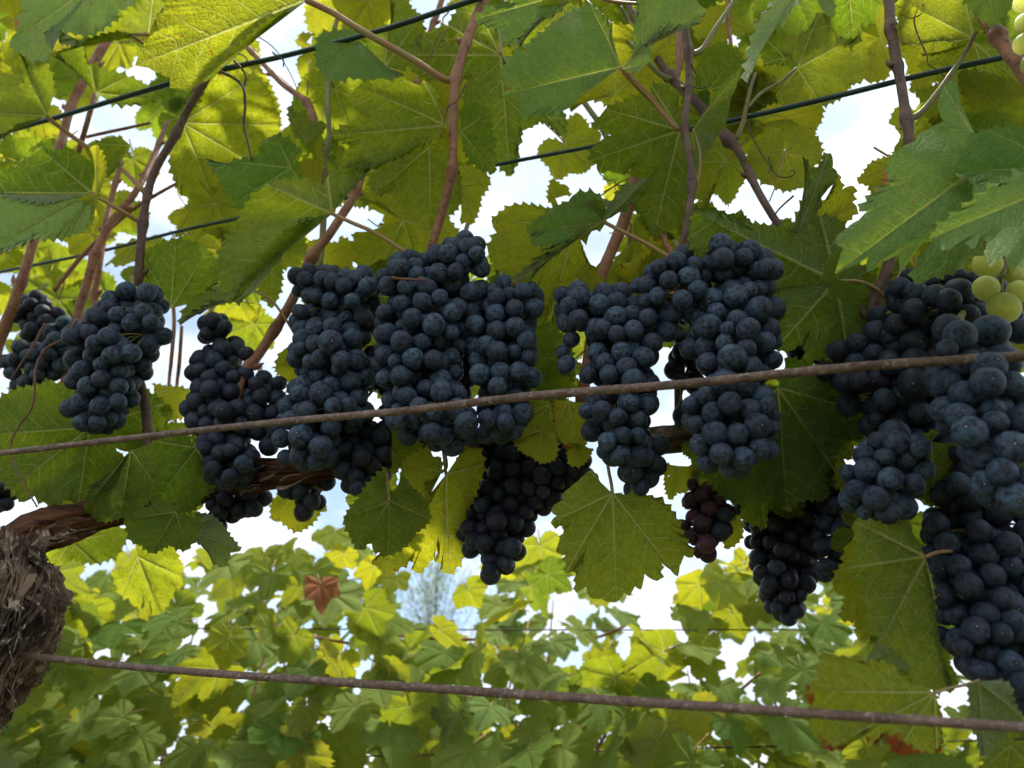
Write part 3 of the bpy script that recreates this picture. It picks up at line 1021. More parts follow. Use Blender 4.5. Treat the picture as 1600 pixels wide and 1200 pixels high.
cane(VL, 'cane', [(262, 190, 7, 1.24), (240, 245, 9, 1.2), (218, 290, 10, 1.16), (196, 322, 11, 1.14), (172, 350, 13, 1.13), (149, 400, 14, 1.12), (134, 450, 14, 1.12), (120, 500, 14, 1.12), (95, 640, 14, 1.1), (80, 820, 14, 1.05)], nodes=[(149, 400, 1.12)])
cane(VL, 'cane', [(190, 250, 7, 1.22), (172, 320, 9, 1.19), (160, 380, 10, 1.17), (153, 430, 10, 1.17), (147, 482, 10, 1.17), (140, 700, 10, 1.12)])
cane(VL, 'cane', [(330, 262, 5, 1.22), (270, 290, 5, 1.21), (215, 322, 6, 1.2), (180, 350, 6, 1.2), (132, 396, 7, 1.2), (105, 428, 7, 1.2), (84, 455, 6, 1.2)])
cane(VL, 'cane', [(572, 250, 12, 1.12), (556, 300, 13, 1.1), (535, 335, 14, 1.08), (512, 370, 14, 1.06), (488, 400, 15, 1.05), (470, 440, 15, 1.06), (450, 482, 16, 1.05), (410, 545, 16, 1.04), (372, 606, 16, 1.03), (360, 740, 16, 1.06)],
     nodes=[(556, 300, 1.1), (485, 402, 1.05), (432, 516, 1.04)])
cane(VL, 'cane', [(378, 66, 8, 1.15), (410, 98, 8, 1.15), (440, 130, 9, 1.15), (470, 152, 10, 1.15), (486, 172, 12, 1.15), (500, 235, 11, 1.15), (520, 330, 10, 1.18)], nodes=[(480, 158, 1.15)])
cane(VL, 'cane', [(400, 92, 4, 1.16), (440, 124, 4, 1.16), (470, 150, 5, 1.155)])
cane(VL, 'cane', [(696, -20, 8, 1.2), (684, 20, 9, 1.2), (672, 52, 9, 1.2), (650, 160, 9, 1.22), (640, 300, 9, 1.2)])
cane(VL, 'green_shoot', [(538, -20, 6, 1.2), (530, 20, 7, 1.2), (522, 52, 7, 1.2), (512, 150, 8, 1.14), (515, 215, 8, 1.13), (507, 250, 9, 1.13), (506, 300, 9, 1.13), (505, 350, 10, 1.14), (500, 420, 9, 1.12)], M_CANE_G, nodes=[(515, 165, 1.13), (507, 235, 1.13)])
cane(VL, 'cane', [(270, 470, 5, 1.28), (272, 505, 6, 1.28), (268, 560, 6, 1.28), (263, 612, 5, 1.28), (255, 780, 6, 1.2)])
cane(VL, 'cane', [(284, 510, 5, 1.3), (280, 570, 6, 1.3), (276, 612, 5, 1.3), (270, 780, 5, 1.2)])
cane(VL, 'cane', [(135, 214, 5, 1.1), (185, 203, 5, 1.1), (235, 192, 4, 1.1)])
cane(VL, 'cane', [(148, 148, 8, 1.06), (138, 185, 8, 1.06), (124, 232, 8, 1.08), (110, 270, 8, 1.1)])
# right vine
cane(VR, 'cane', [(1388, -40, 15, 1.0), (1390, 20, 15, 1.0), (1395, 60, 16, 1.0), (1406, 120, 15, 1.0), (1415, 180, 15, 1.0), (1420, 222, 15, 1.0), (1413, 320, 15, 1.06), (1385, 425, 17, 1.1), (1366, 480, 18, 1.12), (1350, 660, 18, 1.2)],
     M_CANE_D, nodes=[(1393, 46, 1.0), (1417, 187, 1.0)])
cane(VR, 'cane', [(1525, -20, 17, .98), (1540, 25, 19, .97), (1556, 52, 20, .96), (1578, 85, 20, .95), (1604, 120, 21, .95), (1680, 260, 22, 1.0), (1700, 680, 22, 1.15)], nodes=[(1562, 58, .96)])
cane(VR, 'cane', [(1066, -10, 11, 1.0), (1071, 45, 11, .99), (1076, 80, 12, .98), (1076, 140, 11, .97), (1070, 197, 11, .96), (1078, 250, 11, .97), (1081, 290, 12, .98), (1074, 345, 11, .99), (1065, 392, 11, 1.01), (1060, 480, 12, 1.1), (1060, 680, 13, 1.2)],
     M_CANE_D, nodes=[(1076, 82, .98), (1070, 197, .96), (1080, 288, .98)])
cane(VR, 'cane', [(970, -20, 9, 1.1), (990, 25, 10, 1.1), (1010, 62, 11, 1.1), (1028, 92, 12, 1.09), (1048, 122, 16, 1.08), (1078, 150, 15, 1.08), (1110, 185, 15, 1.08), (1135, 215, 17, 1.07), (1155, 238, 13, 1.07), (1185, 300, 12, 1.07), (1224, 362, 12, 1.07), (1290, 450, 12, 1.12), (1330, 660, 12, 1.2)],
     M_CANE_D, nodes=[(1046, 120, 1.08), (1140, 220, 1.07)])
cane(VR, 'green_shoot', [(915, 0, 5, 1.06), (940, 25, 6, 1.06), (975, 60, 6, 1.06), (1005, 90, 7, 1.06), (1030, 115, 8, 1.07), (1050, 125, 8, 1.07)], M_CANE_G)
cane(VR, 'green_shoot', [(1180, 115, 5, 1.04), (1172, 140, 6, 1.04), (1165, 172, 7, 1.05), (1160, 195, 8, 1.06), (1150, 218, 9, 1.065)], M_CANE_G)
cane(VR, 'green_shoot', [(1246, 106, 5, 1.12), (1220, 128, 5, 1.1), (1190, 145, 5, 1.08), (1168, 168, 5, 1.05)], M_CANE_G)
cane(VR, 'cane', [(1160, -20, 6, 1.02), (1140, 12, 7, 1.01), (1118, 45, 8, 1.0), (1098, 76, 9, .99), (1080, 86, 10, .98)], M_CANE_G)
cane(VR, 'cane', [(1525, 50, 6, .96), (1510, 78, 7, .97), (1490, 110, 8, .98), (1465, 145, 9, .99), (1440, 175, 10, 1.0), (1422, 186, 11, 1.0)], M_CANE_G)
cane(VR, 'cane', [(1008, 200, 15, 1.16), (996, 255, 16, 1.15), (988, 300, 18, 1.14), (975, 345, 19, 1.13), (958, 385, 18, 1.13), (940, 432, 18, 1.13), (925, 520, 18, 1.16), (900, 690, 18, 1.18)], nodes=[(988, 312, 1.14)])
cane(VR, 'cane', [(1060, 40, 12, 1.2), (1062, 90, 12, 1.2), (1055, 130, 11, 1.2), (1048, 170, 10, 1.2)])
cane(VR, 'cane', [(1334, -10, 5, 1.2), (1138, 60, 6, 1.2), (1134, 20, 6, 1.2)][:0] or [(1135, -10, 6, 1.2), (1138, 30, 6, 1.2), (1142, 70, 6, 1.2), (1146, 130, 5, 1.2)])
cane(VR, 'cane', [(985, 350, 5, 1.22), (982, 400, 6, 1.22), (980, 440, 6, 1.22)])
cane(VR, 'cane', [(905, 148, 8, 1.2), (920, 170, 9, 1.2), (938, 196, 9, 1.2), (960, 240, 9, 1.2)], M_CANE_G)
cane(VR, 'cane', [(1035, 350, 9, 1.14), (1040, 380, 10, 1.13), (1048, 402, 10, 1.12), (1050, 500, 10, 1.14)])
cane(VR, 'cane', [(690, 688, 5, 1.14), (694, 715, 5, 1.14), (697, 742, 5, 1.13)][:3], M_STALK)

# tendrils
def tendril(parent, pts, m=1.0, w=2.6, mat=None, seed=0):
    return cane(parent, 'tendril', [(p[0], p[1], w * (1 - 0.4 * i / len(pts)), (p[2] if len(p) > 2 else m)) for i, p in enumerate(pts)], mat or M_TEND, sides=6)
tendril(VL, [(345, 112), (365, 122), (380, 137), (383, 165), (381, 195), (387, 222), (393, 250)], .97, 5, M_TWIG)
tendril(VL, [(366, 95), (378, 108), (384, 120), (382, 135)], .98, 4, M_TWIG)
tendril(VL, [(362, 92), (372, 84), (386, 92), (380, 104), (366, 104)], .98, 2.4, M_TWIG)
tendril(VL, [(400, 55), (420, 68), (434, 82), (444, 98), (455, 118), (464, 138)], .99, 2, M_TWIG)
tendril(VL, [(426, 82), (434, 88), (442, 92), (443, 104)], .97, 3, M_TWIG)
tendril(VL, [(120, 500), (98, 530), (72, 545), (56, 575), (54, 610), (48, 640), (30, 665), (16, 698), (24, 730), (42, 765), (58, 792)], .93, 4)
tendril(VL, [(70, 505), (52, 540), (38, 560), (18, 592)], 1.0, 3.5)
tendril(VL, [(728, 130), (716, 155), (700, 168), (694, 190), (688, 215)], .96, 2.6)
tendril(VL, [(706, 4), (700, 20), (692, 30), (695, 52), (688, 66), (694, 62), (690, 74)], .98, 2.4)
tendril(VL, [(690, 50), (680, 65), (676, 82), (668, 98)], .98, 2.2)
tendril(VR, [(1426, -5), (1428, 22), (1430, 42), (1438, 64), (1448, 86), (1450, 100), (1462, 108), (1476, 120)], .98, 2.6, M_TWIG)
tendril(VR, [(1414, -5), (1412, 14), (1420, 26), (1436, 24), (1444, 12), (1440, 6), (1436, 16)], .98, 2.4, M_TWIG)
tendril(VR, [(1170, 192), (1176, 215), (1190, 240), (1200, 255), (1215, 275), (1236, 276), (1242, 268), (1236, 266)], .98, 2.2, M_TWIG)
tendril(VR, [(1200, 245), (1206, 262), (1200, 270)], .98, 1.8, M_TWIG)
tendril(VR, [(1226, 236), (1222, 258), (1214, 285), (1202, 315)], 1.08, 3, M_STALK)
tendril(VR, [(1240, 306), (1222, 322), (1212, 334), (1208, 350), (1210, 372)], 1.0, 3, M_TWIG)
tendril(VR, [(980, 290), (962, 290), (944, 300)], 1.1, 2.2, M_TWIG)
tendril(VR, [(938, 272), (950, 282), (960, 282), (962, 296), (972, 302)], 1.1, 1.6, M_TWIG)
tendril(VR, [(970, 10), (982, 35), (988, 50), (994, 75)], 1.05, 4, M_TWIG)
tendril(VR, [(1080, 100), (1086, 112), (1092, 125), (1094, 136)], .97, 2, M_TWIG)
tendril(VR, [(1082, 136), (1096, 138), (1108, 135)], .97, 2, M_TWIG)
tendril(VL, [(612, 434), (628, 436), (645, 437), (666, 437)], .90, 5, M_TEND)

# ------------------------------------------------------------------ trellis rods and wires
def wire(label, pts, mat, cat='wire', name='trellis_wire', rough=0.0, seed=1, group=None, sides=12, n=30):
    rr = random.Random(seed)
    P4 = []
    for (x, y, w_, m) in pts:
        v = at(x, y, m); P4.append((v.x, v.y, v.z, w_ * 0.5 * mpp(x, y, m)))
    Q = smooth_path(P4, n)
    for end in (0, -1):                              # the run goes on past both sides of the view
        a, b = Q[end], Q[3 if end == 0 else -4]
        d = (a - b)[:3]; d = d / np.linalg.norm(d)
        ext = [np.append(a[:3] + d * s_, a[3]) for s_ in (0.02, 0.2, 0.6, 1.2, 1.8)]
        Q = list(reversed(ext)) + list(Q) if end == 0 else list(Q) + ext
    rads = [q[3] * (1 + rough * rr.uniform(-1, 1)) for q in Q]
    v, f = tube_data([q[:3] for q in Q], rads, sides, rough=rough * 1.2, seed=seed)
    o0 = at(pts[0][0], pts[0][1], pts[0][3])
    o = place(name, mesh_np(name, rel(v, o0), f, mat), o0)
    o['label'] = label; o['category'] = cat
    if group:
        o['group'] = group
    return o
wire('upper rusty brown iron rod running in front of the dark grape bunches', [(-120, 716, 8, .86), (0, 708, 9, .86), (200, 685, 10, .86), (430, 660, 11, .86), (640, 641, 12.5, .86), (820, 620, 13.5, .86), (1066, 600, 14.5, .86), (1330, 574, 15.5, .86), (1600, 556, 16, .86), (1750, 545, 17, .86)],
     M_ROD, 'iron rod', 'trellis_rod', 0.045, 3, 'rusty iron rods along the row', 14, 40)
wire('lower rusty iron rod sagging across the blurred leaves at the bottom', [(-120, 1008, 9, .9), (0, 1020, 10, .9), (200, 1041, 11, .88), (400, 1057, 12, .87), (800, 1084, 14, .86), (1200, 1110, 15, .84), (1600, 1137, 15.5, .82), (1750, 1146, 16, .82)],
     M_ROD, 'iron rod', 'trellis_rod', 0.045, 4, 'rusty iron rods along the row', 14, 40)
wire('green coated wire crossing the upper left leaves and passing the knotted tendril', [(-150, 253, 7, 1.0), (0, 209, 7, 1.0), (100, 180, 7.5, 1.0), (200, 150, 8, 1.0), (330, 113, 9, 1.0), (450, 86, 8, .99), (600, 46, 8.5, .98), (740, 0, 9, .98), (900, -50, 10, .98)], M_WIRE, n=16)
wire('green coated wire seen against open sky in the middle and right of the canopy', [(-150, 455, 5, 1.22), (0, 425, 5, 1.22), (160, 392, 5, 1.22), (320, 352, 5.5, 1.2), (600, 298, 6, 1.18), (730, 267, 6, 1.16), (920, 230, 6.5, 1.12), (1050, 207, 7.5, 1.1), (1140, 189, 8.5, 1.08), (1300, 152, 9, 1.06), (1450, 115, 9, 1.05), (1600, 82, 9.5, 1.04), (1750, 45, 10, 1.04)], M_WIRE, n=16)
# ------------------------------------------------------------------ leaves of the front row, largest and nearest first
def HL(par, base, outline, m=1.0, **k):
    return hero_leaf(par, base, outline, m, **k)
# --- right: pale upper faces of the broad leaves
HL(VR, (1545, 250), [(1495, 120), (1475, 135, 1), (1466, 162), (1474, 190), (1448, 203), (1430, 220), (1400, 235), (1388, 250), (1379, 282), (1395, 284), (1366, 306), (1342, 331, 1), (1366, 327), (1340, 346), (1322, 358), (1304, 380, 1), (1318, 388), (1312, 404), (1304, 428, 1), (1318, 421), (1336, 415), (1357, 402), (1356, 426, 1), (1380, 408), (1404, 397), (1410, 421, 1), (1425, 402), (1440, 380), (1460, 375), (1450, 400), (1430, 445, 1), (1460, 432), (1495, 422), (1530, 380), (1560, 330)],
   .90, side='t', grey=.45, yel=.05, tilt=(.03, -.05), tooth=22, stalk=False, label='broad pale green leaf with long pointed lobes', seed=11)
HL(VR, (1665, 262), [(1630, 190), (1595, 204), (1545, 203, 1), (1512, 216), (1520, 232), (1500, 247), (1487, 267, 1), (1531, 277), (1518, 300), (1560, 320), (1640, 300)], .86, side='t', grey=.05, yel=.0, tilt=(.0, -.05), tooth=22, stalk=False, seed=12)
HL(VR, (1665, 285), [(1620, 262), (1560, 290), (1500, 330), (1462, 360), (1452, 373, 1), (1468, 372), (1471, 391, 1), (1500, 377), (1549, 360), (1540, 388), (1546, 418, 1), (1558, 406), (1570, 396), (1580, 427, 1), (1592, 412), (1604, 436, 1), (1660, 440), (1700, 380)], .82, side='t', grey=.55, yel=.05, tilt=(.02, -.06), tooth=24, stalk=False, seed=13)
# --- dark green leaf behind the right bunch, with folded lobes
HL(VR, (1306, 440), [(1345, 440), (1342, 415), (1335, 380), (1312, 345), (1282, 338, 1), (1240, 362), (1160, 352), (1085, 332, 1), (1078, 380), (1100, 410), (1165, 440), (1200, 455), (1232, 450), (1205, 468), (1220, 490), (1211, 545, 1), (1234, 548), (1262, 522), (1260, 566, 1), (1284, 556), (1327, 566, 1), (1342, 552), (1367, 533, 1), (1361, 495), (1345, 470)],
   1.06, yel=.12, grey=.1, tooth=14, seed=14, tilt=(.03, .05), stalk=(7, (1340, 440, 1.06), (1368, 452, 1.08), (1386, 470, 1.1)))
HL(VR, (1310, 436), [(1345, 405), (1320, 395), (1293, 404, 1), (1288, 425), (1294, 448), (1310, 465), (1340, 470), (1352, 440)], 1.0, yel=.1, grey=.25, tooth=14, stalk=False, seed=15)
HL(VR, (1245, 366), [(1225, 378), (1245, 345), (1260, 310), (1258, 275), (1254, 244, 1), (1268, 262), (1280, 262), (1298, 239, 1), (1301, 262), (1308, 268), (1304, 286), (1284, 312), (1262, 348)], 1.0, yel=.05, grey=.75, tooth=16, stalk=False, seed=16, crumple=1.6)
HL(VR, (1258, 362), [(1262, 345), (1288, 312), (1308, 270, 1), (1316, 296), (1333, 290, 1), (1331, 315), (1339, 323, 1), (1325, 345), (1300, 352), (1280, 366)], 1.05, yel=.75, tooth=12, stalk=False, seed=17)
HL(VR, (1215, 606), [(1225, 560), (1270, 570), (1320, 602), (1355, 645, 1), (1352, 668), (1344, 687, 1), (1305, 674), (1311, 702), (1304, 734, 1), (1286, 728), (1288, 769, 1), (1248, 783), (1230, 800, 1), (1216, 763), (1183, 790, 1), (1140, 782), (1098, 740, 1), (1095, 690), (1150, 640), (1190, 600)],
   1.07, yel=.05, tooth=13, seed=18, tilt=(.02, .04), stalk=False)
# --- centre: the big hanging leaf
HL(VR, (957, 771), [(940, 759), (935, 742), (921, 735, 1), (905, 750), (890, 762), (879, 772), (880, 782), (865, 789, 1), (862, 800), (870, 806), (860, 817, 1), (889, 822), (874, 845), (869, 862), (887, 868), (884, 896, 1), (909, 873), (901, 900), (900, 926, 1), (916, 917), (921, 933), (940, 936), (952, 941), (964, 941, 1), (975, 925), (984, 931, 1), (992, 916), (1002, 921, 1), (1007, 897), (1027, 908, 1), (1034, 880), (1048, 890), (1059, 901, 1), (1062, 885), (1069, 868), (1083, 871, 1), (1066, 840), (1057, 810), (1040, 790), (1012, 776), (980, 770)],
   1.0, yel=.42, tooth=16, seed=19, tilt=(.01, .05), stalk=(5.5, (955, 755, 1.01), (951, 735, 1.03), (946, 700, 1.08)), sm=None, label='hanging yellow green leaf with pale veins, alone against the sky', crumple=.7)
# --- centre left group under the bunches
HL(VL, (608, 783), [(606, 730), (580, 752), (560, 780), (537, 812, 1), (545, 832), (560, 859, 1), (581, 842), (582, 857), (607, 867, 1), (630, 856), (650, 832), (672, 812, 1), (666, 785), (645, 765), (625, 740)], 1.0, yel=.18, tooth=11, seed=20, stalk=(5, (607, 760, 1.02), (604, 735, 1.06)))
HL(VL, (612, 706), [(608, 668), (636, 678), (661, 700, 1), (652, 717), (642, 735, 1), (626, 722), (618, 740), (606, 735)], 1.04, yel=.3, tooth=10, seed=21, stalk=False)
HL(VL, (690, 738), [(692, 728), (686, 713, 1), (675, 714), (673, 699, 1), (652, 706), (628, 726, 1), (630, 752), (636, 778), (655, 790), (674, 776, 1), (663, 752), (682, 745)], 1.06, yel=.7, tooth=10, seed=22, stalk=(5, (698, 728, 1.08), (694, 700, 1.12)))
HL(VL, (697, 741), [(712, 715), (724, 694, 1), (745, 696), (756, 725, 1), (748, 755), (728, 800), (732, 862, 1), (722, 874), (700, 897, 1), (687, 868), (682, 850), (671, 878), (653, 896, 1), (646, 868), (615, 893), (598, 890), (580, 877, 1), (604, 855), (655, 820), (672, 787)], 1.1, yel=.85, tooth=13, seed=23, stalk=False, dry=.15)
# --- lower left dark leaves
HL(VL, (140, 668), [(150, 610), (100, 600), (50, 603), (0, 622), (-30, 680, 1), (-10, 730), (17, 765, 1), (37, 785), (54, 775), (86, 787), (110, 773), (121, 798, 1), (150, 775), (172, 745), (181, 700), (200, 706), (238, 690), (256, 664, 1), (244, 637), (257, 630, 1), (225, 610), (190, 612)], 1.05, yel=.10, tooth=14, seed=24, stalk=False, tilt=(.02, .04))
HL(VL, (205, 703), [(240, 686), (250, 730), (247, 762, 1), (225, 790), (188, 808, 1), (160, 815), (132, 796, 1), (146, 758, 1), (165, 770), (186, 745), (190, 720)], .99, yel=.12, tooth=11, seed=25, stalk=False)
HL(VL, (307, 700), [(290, 672), (265, 684), (247, 690, 1), (244, 725), (243, 762), (239, 790, 1), (260, 797), (272, 785), (283, 801, 1), (300, 798), (318, 775), (336, 762, 1), (330, 730), (322, 712)], .98, yel=.0, tooth=10, seed=26, stalk=False)
HL(VL, (275, 800), [(300, 786), (270, 782), (240, 790), (195, 812, 1), (205, 845), (222, 852), (237, 864, 1), (262, 850), (291, 860, 1), (310, 830), (312, 806)], .98, yel=.10, tooth=11, seed=27, stalk=False)
HL(VL, (290, 826), [(305, 801), (335, 808, 1), (360, 838), (376, 861, 1), (360, 864), (350, 886, 1), (334, 876), (318, 850), (300, 840)], 1.08, yel=.1, grey=.9, tooth=11, seed=28, stalk=False, label='grey papery leaf curling under the small black bunch', crumple=1.6)
HL(VL, (110, 845), [(95, 800), (130, 812), (200, 830, 1), (185, 865), (150, 880, 1), (115, 872), (85, 885, 1), (70, 860)], 1.3, yel=.3, tooth=12, seed=29, stalk=False)
HL(VL, (215, 870), [(200, 830), (240, 830), (270, 850), (280, 900, 1), (250, 960, 1), (225, 940), (190, 930, 1), (175, 890)], 1.45, yel=.45, tooth=13, seed=30, stalk=False)
HL(VL, (75, 790), [(50, 770), (90, 765), (116, 778, 1), (112, 800), (85, 812), (60, 816, 1), (50, 800)], 1.15, yel=.95, tooth=10, seed=31, stalk=False)
HL(VL, (240, 612), [(236, 600), (262, 605), (298, 610, 1), (288, 650), (265, 654, 1), (248, 640)], 1.22, yel=.8, tooth=10, seed=32, stalk=False)
HL(VL, (470, 780), [(440, 770), (424, 786, 1), (425, 812), (440, 815), (465, 831, 1), (490, 815), (500, 800), (511, 799, 1), (495, 785)], 1.2, yel=.8, dry=.2, tooth=10, seed=33, stalk=False)
# --- leaves tucked between the middle bunches
HL(VL, (866, 560), [(880, 505), (845, 508), (832, 530), (830, 560, 1), (838, 610), (866, 630), (895, 600, 1), (892, 540)], 1.08, yel=.1, tooth=9, seed=34, stalk=False)
HL(VL, (858, 632), [(845, 622), (826, 632), (822, 652, 1), (832, 672, 1), (852, 672), (868, 690, 1), (880, 655), (875, 636)], 1.0, yel=.5, tooth=9, seed=35, stalk=False)
HL(VL, (888, 626), [(868, 622), (866, 645), (870, 668, 1), (885, 700, 1), (898, 700), (907, 703, 1), (916, 685), (920, 655, 1), (910, 628)], .99, yel=.95, dry=.15, tooth=8, seed=36, stalk=False)
HL(VL, (845, 672), [(830, 664), (812, 675), (803, 690, 1), (815, 705), (834, 715), (848, 724, 1), (868, 716), (870, 690, 1), (862, 674)], 1.0, yel=.8, dry=.1, tooth=8, seed=37, stalk=False)
HL(VL, (905, 692), [(890, 690), (887, 712), (890, 726, 1), (908, 728, 1), (922, 712), (926, 700)], 1.02, yel=.6, tooth=8, seed=38, stalk=False)
HL(VR, (1455, 690), [(1480, 670), (1450, 675), (1425, 720), (1425, 772, 1), (1445, 780), (1460, 791, 1), (1480, 780), (1497, 765, 1), (1507, 725), (1500, 690)], 1.02, yel=.25, tooth=11, seed=39, stalk=False)
HL(VR, (1330, 740), [(1315, 700), (1305, 740), (1318, 775, 1), (1345, 770), (1345, 730)], 1.1, yel=.5, tooth=11, seed=40, stalk=False)
HL(VR, (1500, 760), [(1490, 740), (1462, 800, 1), (1440, 850, 1), (1480, 850), (1522, 815, 1), (1515, 765)], 1.22, yel=.95, tooth=11, seed=41, stalk=False)
HL(VR, (1060, 728), [(1045, 722), (1038, 745), (1046, 781, 1), (1058, 770), (1074, 768, 1), (1088, 748), (1096, 725, 1)], 1.15, yel=.7, tooth=8, seed=42, stalk=False)
HL(VR, (1145, 800), [(1125, 800), (1130, 830), (1134, 858, 1), (1150, 850), (1160, 835, 1), (1155, 805)], 1.15, yel=.8, tooth=8, seed=43, stalk=False)
HL(VR, (1400, 470), [(1380, 500), (1345, 480, 1), (1350, 440), (1375, 405, 1), (1420, 395), (1462, 400, 1), (1460, 450), (1440, 490)], 1.25, yel=1.0, tooth=12, seed=44, stalk=False)
# --- bottom right
HL(VR, (1446, 870), [(1435, 850), (1425, 818, 1), (1385, 818), (1335, 815, 1), (1340, 850), (1334, 870), (1322, 888, 1), (1340, 894), (1337, 906), (1349, 911), (1343, 932), (1357, 949), (1356, 970), (1372, 996), (1371, 1016, 1), (1395, 1015), (1401, 1051, 1), (1420, 1048), (1433, 1069), (1458, 1077, 1), (1492, 1078, 1), (1472, 1031), (1456, 961), (1450, 894)],
   .98, yel=.3, tooth=17, seed=45, tilt=(.03, .03), stalk=(6, (1465, 863, 1.02), (1490, 862, 1.08), (1520, 870, 1.2)), crumple=.8)
HL(VR, (1400, 885), [(1375, 860), (1325, 850), (1318, 880, 1), (1300, 911, 1), (1304, 926), (1322, 932), (1314, 967, 1), (1336, 970), (1350, 1003, 1), (1363, 990), (1386, 967, 1), (1385, 925)], 1.03, yel=.7, tooth=13, seed=46, stalk=False)
HL(VR, (1460, 1083), [(1433, 1066), (1401, 1044), (1340, 1034), (1278, 1026, 1), (1287, 1037), (1274, 1051), (1285, 1066), (1258, 1080, 1), (1267, 1101), (1264, 1130), (1278, 1150), (1290, 1170, 1), (1317, 1165), (1337, 1156), (1350, 1140), (1363, 1170, 1), (1385, 1150), (1401, 1176, 1), (1430, 1178), (1464, 1180, 1), (1467, 1142), (1465, 1098)],
   .93, yel=.55, dry=.27, tooth=15, seed=47, tilt=(.03, .03), stalk=(5, (1485, 1075, .96), (1515, 1068, 1.0), (1545, 1055, 1.14)), label='yellow leaf with scorched orange brown lower edge')
HL(VR, (1350, 1035), [(1366, 1003), (1395, 1018, 1), (1420, 1045), (1390, 1046)], .95, yel=.2, grey=.9, tooth=9, seed=147, stalk=False)
HL(VR, (1528, 1064), [(1514, 1066), (1516, 1100), (1528, 1150), (1539, 1184, 1), (1573, 1158), (1598, 1121, 1), (1583, 1101), (1579, 1072), (1560, 1062)], .93, side='u', yel=.1, grey=.95, tooth=12, seed=48, tilt=(.03, .06), stalk=False, label='grey green leaf underside at the lower right corner')
HL(VR, (1450, 1225), [(1376, 1215), (1400, 1180, 1), (1440, 1180), (1492, 1183, 1), (1520, 1200), (1530, 1250)], .92, side='t', yel=.1, grey=.3, tooth=12, seed=49, stalk=False)
HL(VR, (1580, 1165), [(1600, 1130), (1560, 1170), (1530, 1205, 1), (1560, 1250, 1), (1640, 1230, 1), (1640, 1150)], .95, side='u', yel=.3, grey=.4, tooth=12, seed=50, stalk=False)

# --- upper middle
HL(VR, (970, 105), [(962, 92), (955, 70), (952, 48), (940, 22), (922, 7, 1), (905, 14), (880, 26), (850, 50), (818, 78), (790, 100), (780, 112, 1), (787, 128), (795, 140), (784, 148, 1), (800, 152), (812, 160), (810, 178, 1), (845, 172), (877, 173, 1), (895, 162), (907, 145), (940, 117), (958, 113)],
   .86, side='t', grey=.30, yel=.08, tooth=15, seed=51, tilt=(.03, -.05), stalk=(7, (988, 128, .88), (1020, 160, .92), (1058, 203, .95)), label='large folded green leaf near the top centre, torn in the middle')
HL(VR, (1004, 78), [(994, 88), (990, 60), (998, 20), (1005, -20, 1), (1060, -28), (1090, 4), (1103, 15, 1), (1072, 42), (1034, 54), (1014, 68)], .88, side='t', grey=.6, yel=.05, tooth=15, seed=52, stalk=False)
HL(VR, (970, 108), [(990, 88), (1012, 68), (1030, 52), (1055, 37, 1), (1048, 48), (1015, 70), (1010, 100, 1), (995, 112), (975, 113)], .85, side='t', yel=.1, grey=.85, tooth=14, seed=53, stalk=False)
HL(VR, (905, -15), [(870, -20), (800, 5), (768, 8), (743, 30, 1), (778, 42), (784, 62, 1), (812, 74, 1), (828, 48), (850, 28), (880, 10)], .90, side='t', yel=.0, grey=.5, tooth=14, seed=54, stalk=(5, (950, 1, .9), (1010, 7, .92)))
HL(VR, (890, 2), [(850, -10), (848, 30), (820, 50), (822, 74, 1), (836, 62), (850, 50), (885, 20), (905, 5)], .88, side='u', yel=.3, grey=.4, tooth=12, seed=55, stalk=False)
HL(VL, (697, 196), [(690, 175), (687, 150), (675, 134), (662, 125, 1), (657, 135), (640, 128), (627, 119, 1), (615, 130), (597, 122, 1), (580, 129), (560, 134, 1), (550, 145), (540, 160), (556, 170), (572, 178), (556, 185), (540, 196), (520, 212, 1), (550, 226), (538, 240), (531, 256, 1), (560, 262), (590, 256), (640, 232), (672, 220), (692, 206)],
   .97, yel=.35, tooth=13, seed=56, tilt=(.03, .05), stalk=False, label='large olive green leaf left of the main reddish cane')
HL(VL, (671, 230), [(655, 228), (625, 245), (590, 260), (577, 280), (585, 305, 1), (607, 296), (622, 310), (640, 336), (650, 350), (673, 364, 1), (684, 348), (702, 336), (717, 322, 1), (720, 300), (714, 275), (703, 245), (690, 232)], 1.0, yel=.40, tooth=12, seed=57, tilt=(.02, .05), stalk=False)
HL(VL, (720, 205), [(716, 180), (728, 165), (750, 165), (767, 175, 1), (766, 200), (771, 235), (773, 270, 1), (752, 265), (735, 248), (724, 230)], 1.03, yel=.05, tooth=11, seed=58, stalk=False)
HL(VL, (782, 86), [(772, 45), (748, 15, 1), (720, 12), (700, 40, 1), (672, 50), (655, 56), (644, 86, 1), (640, 106), (675, 122), (735, 118), (726, 160), (745, 200), (770, 240), (797, 276, 1), (806, 240), (812, 205), (826, 200), (843, 190), (862, 195), (880, 213, 1), (884, 188), (872, 170, 1), (840, 172), (812, 160), (815, 120), (800, 92)],
   1.08, yel=.22, tooth=12, seed=59, tilt=(.0, .04), stalk=(5, (782, 60, 1.1), (776, 30, 1.14)))
HL(VL, (560, 62), [(578, 50), (562, 48), (500, 55), (494, 78, 1), (498, 108, 1), (512, 125), (545, 120), (575, 122), (632, 117, 1), (590, 102), (576, 80)], 1.0, side='t', yel=.0, grey=.35, tooth=14, seed=60, stalk=False)
HL(VL, (602, 104), [(580, 92), (572, 70), (576, 55), (607, 48), (609, 0, 1), (628, -12), (643, 14), (658, 26, 1), (660, 50), (642, 84), (630, 112, 1), (612, 112)], 1.06, yel=.25, tooth=12, seed=61, stalk=False)
HL(VL, (535, -10), [(505, -12), (478, 5, 1), (484, 50), (500, 52), (522, 50, 1), (545, 32), (575, 42), (600, 46, 1), (608, 20), (607, -15)], 1.2, yel=.85, tooth=11, seed=62, stalk=False)
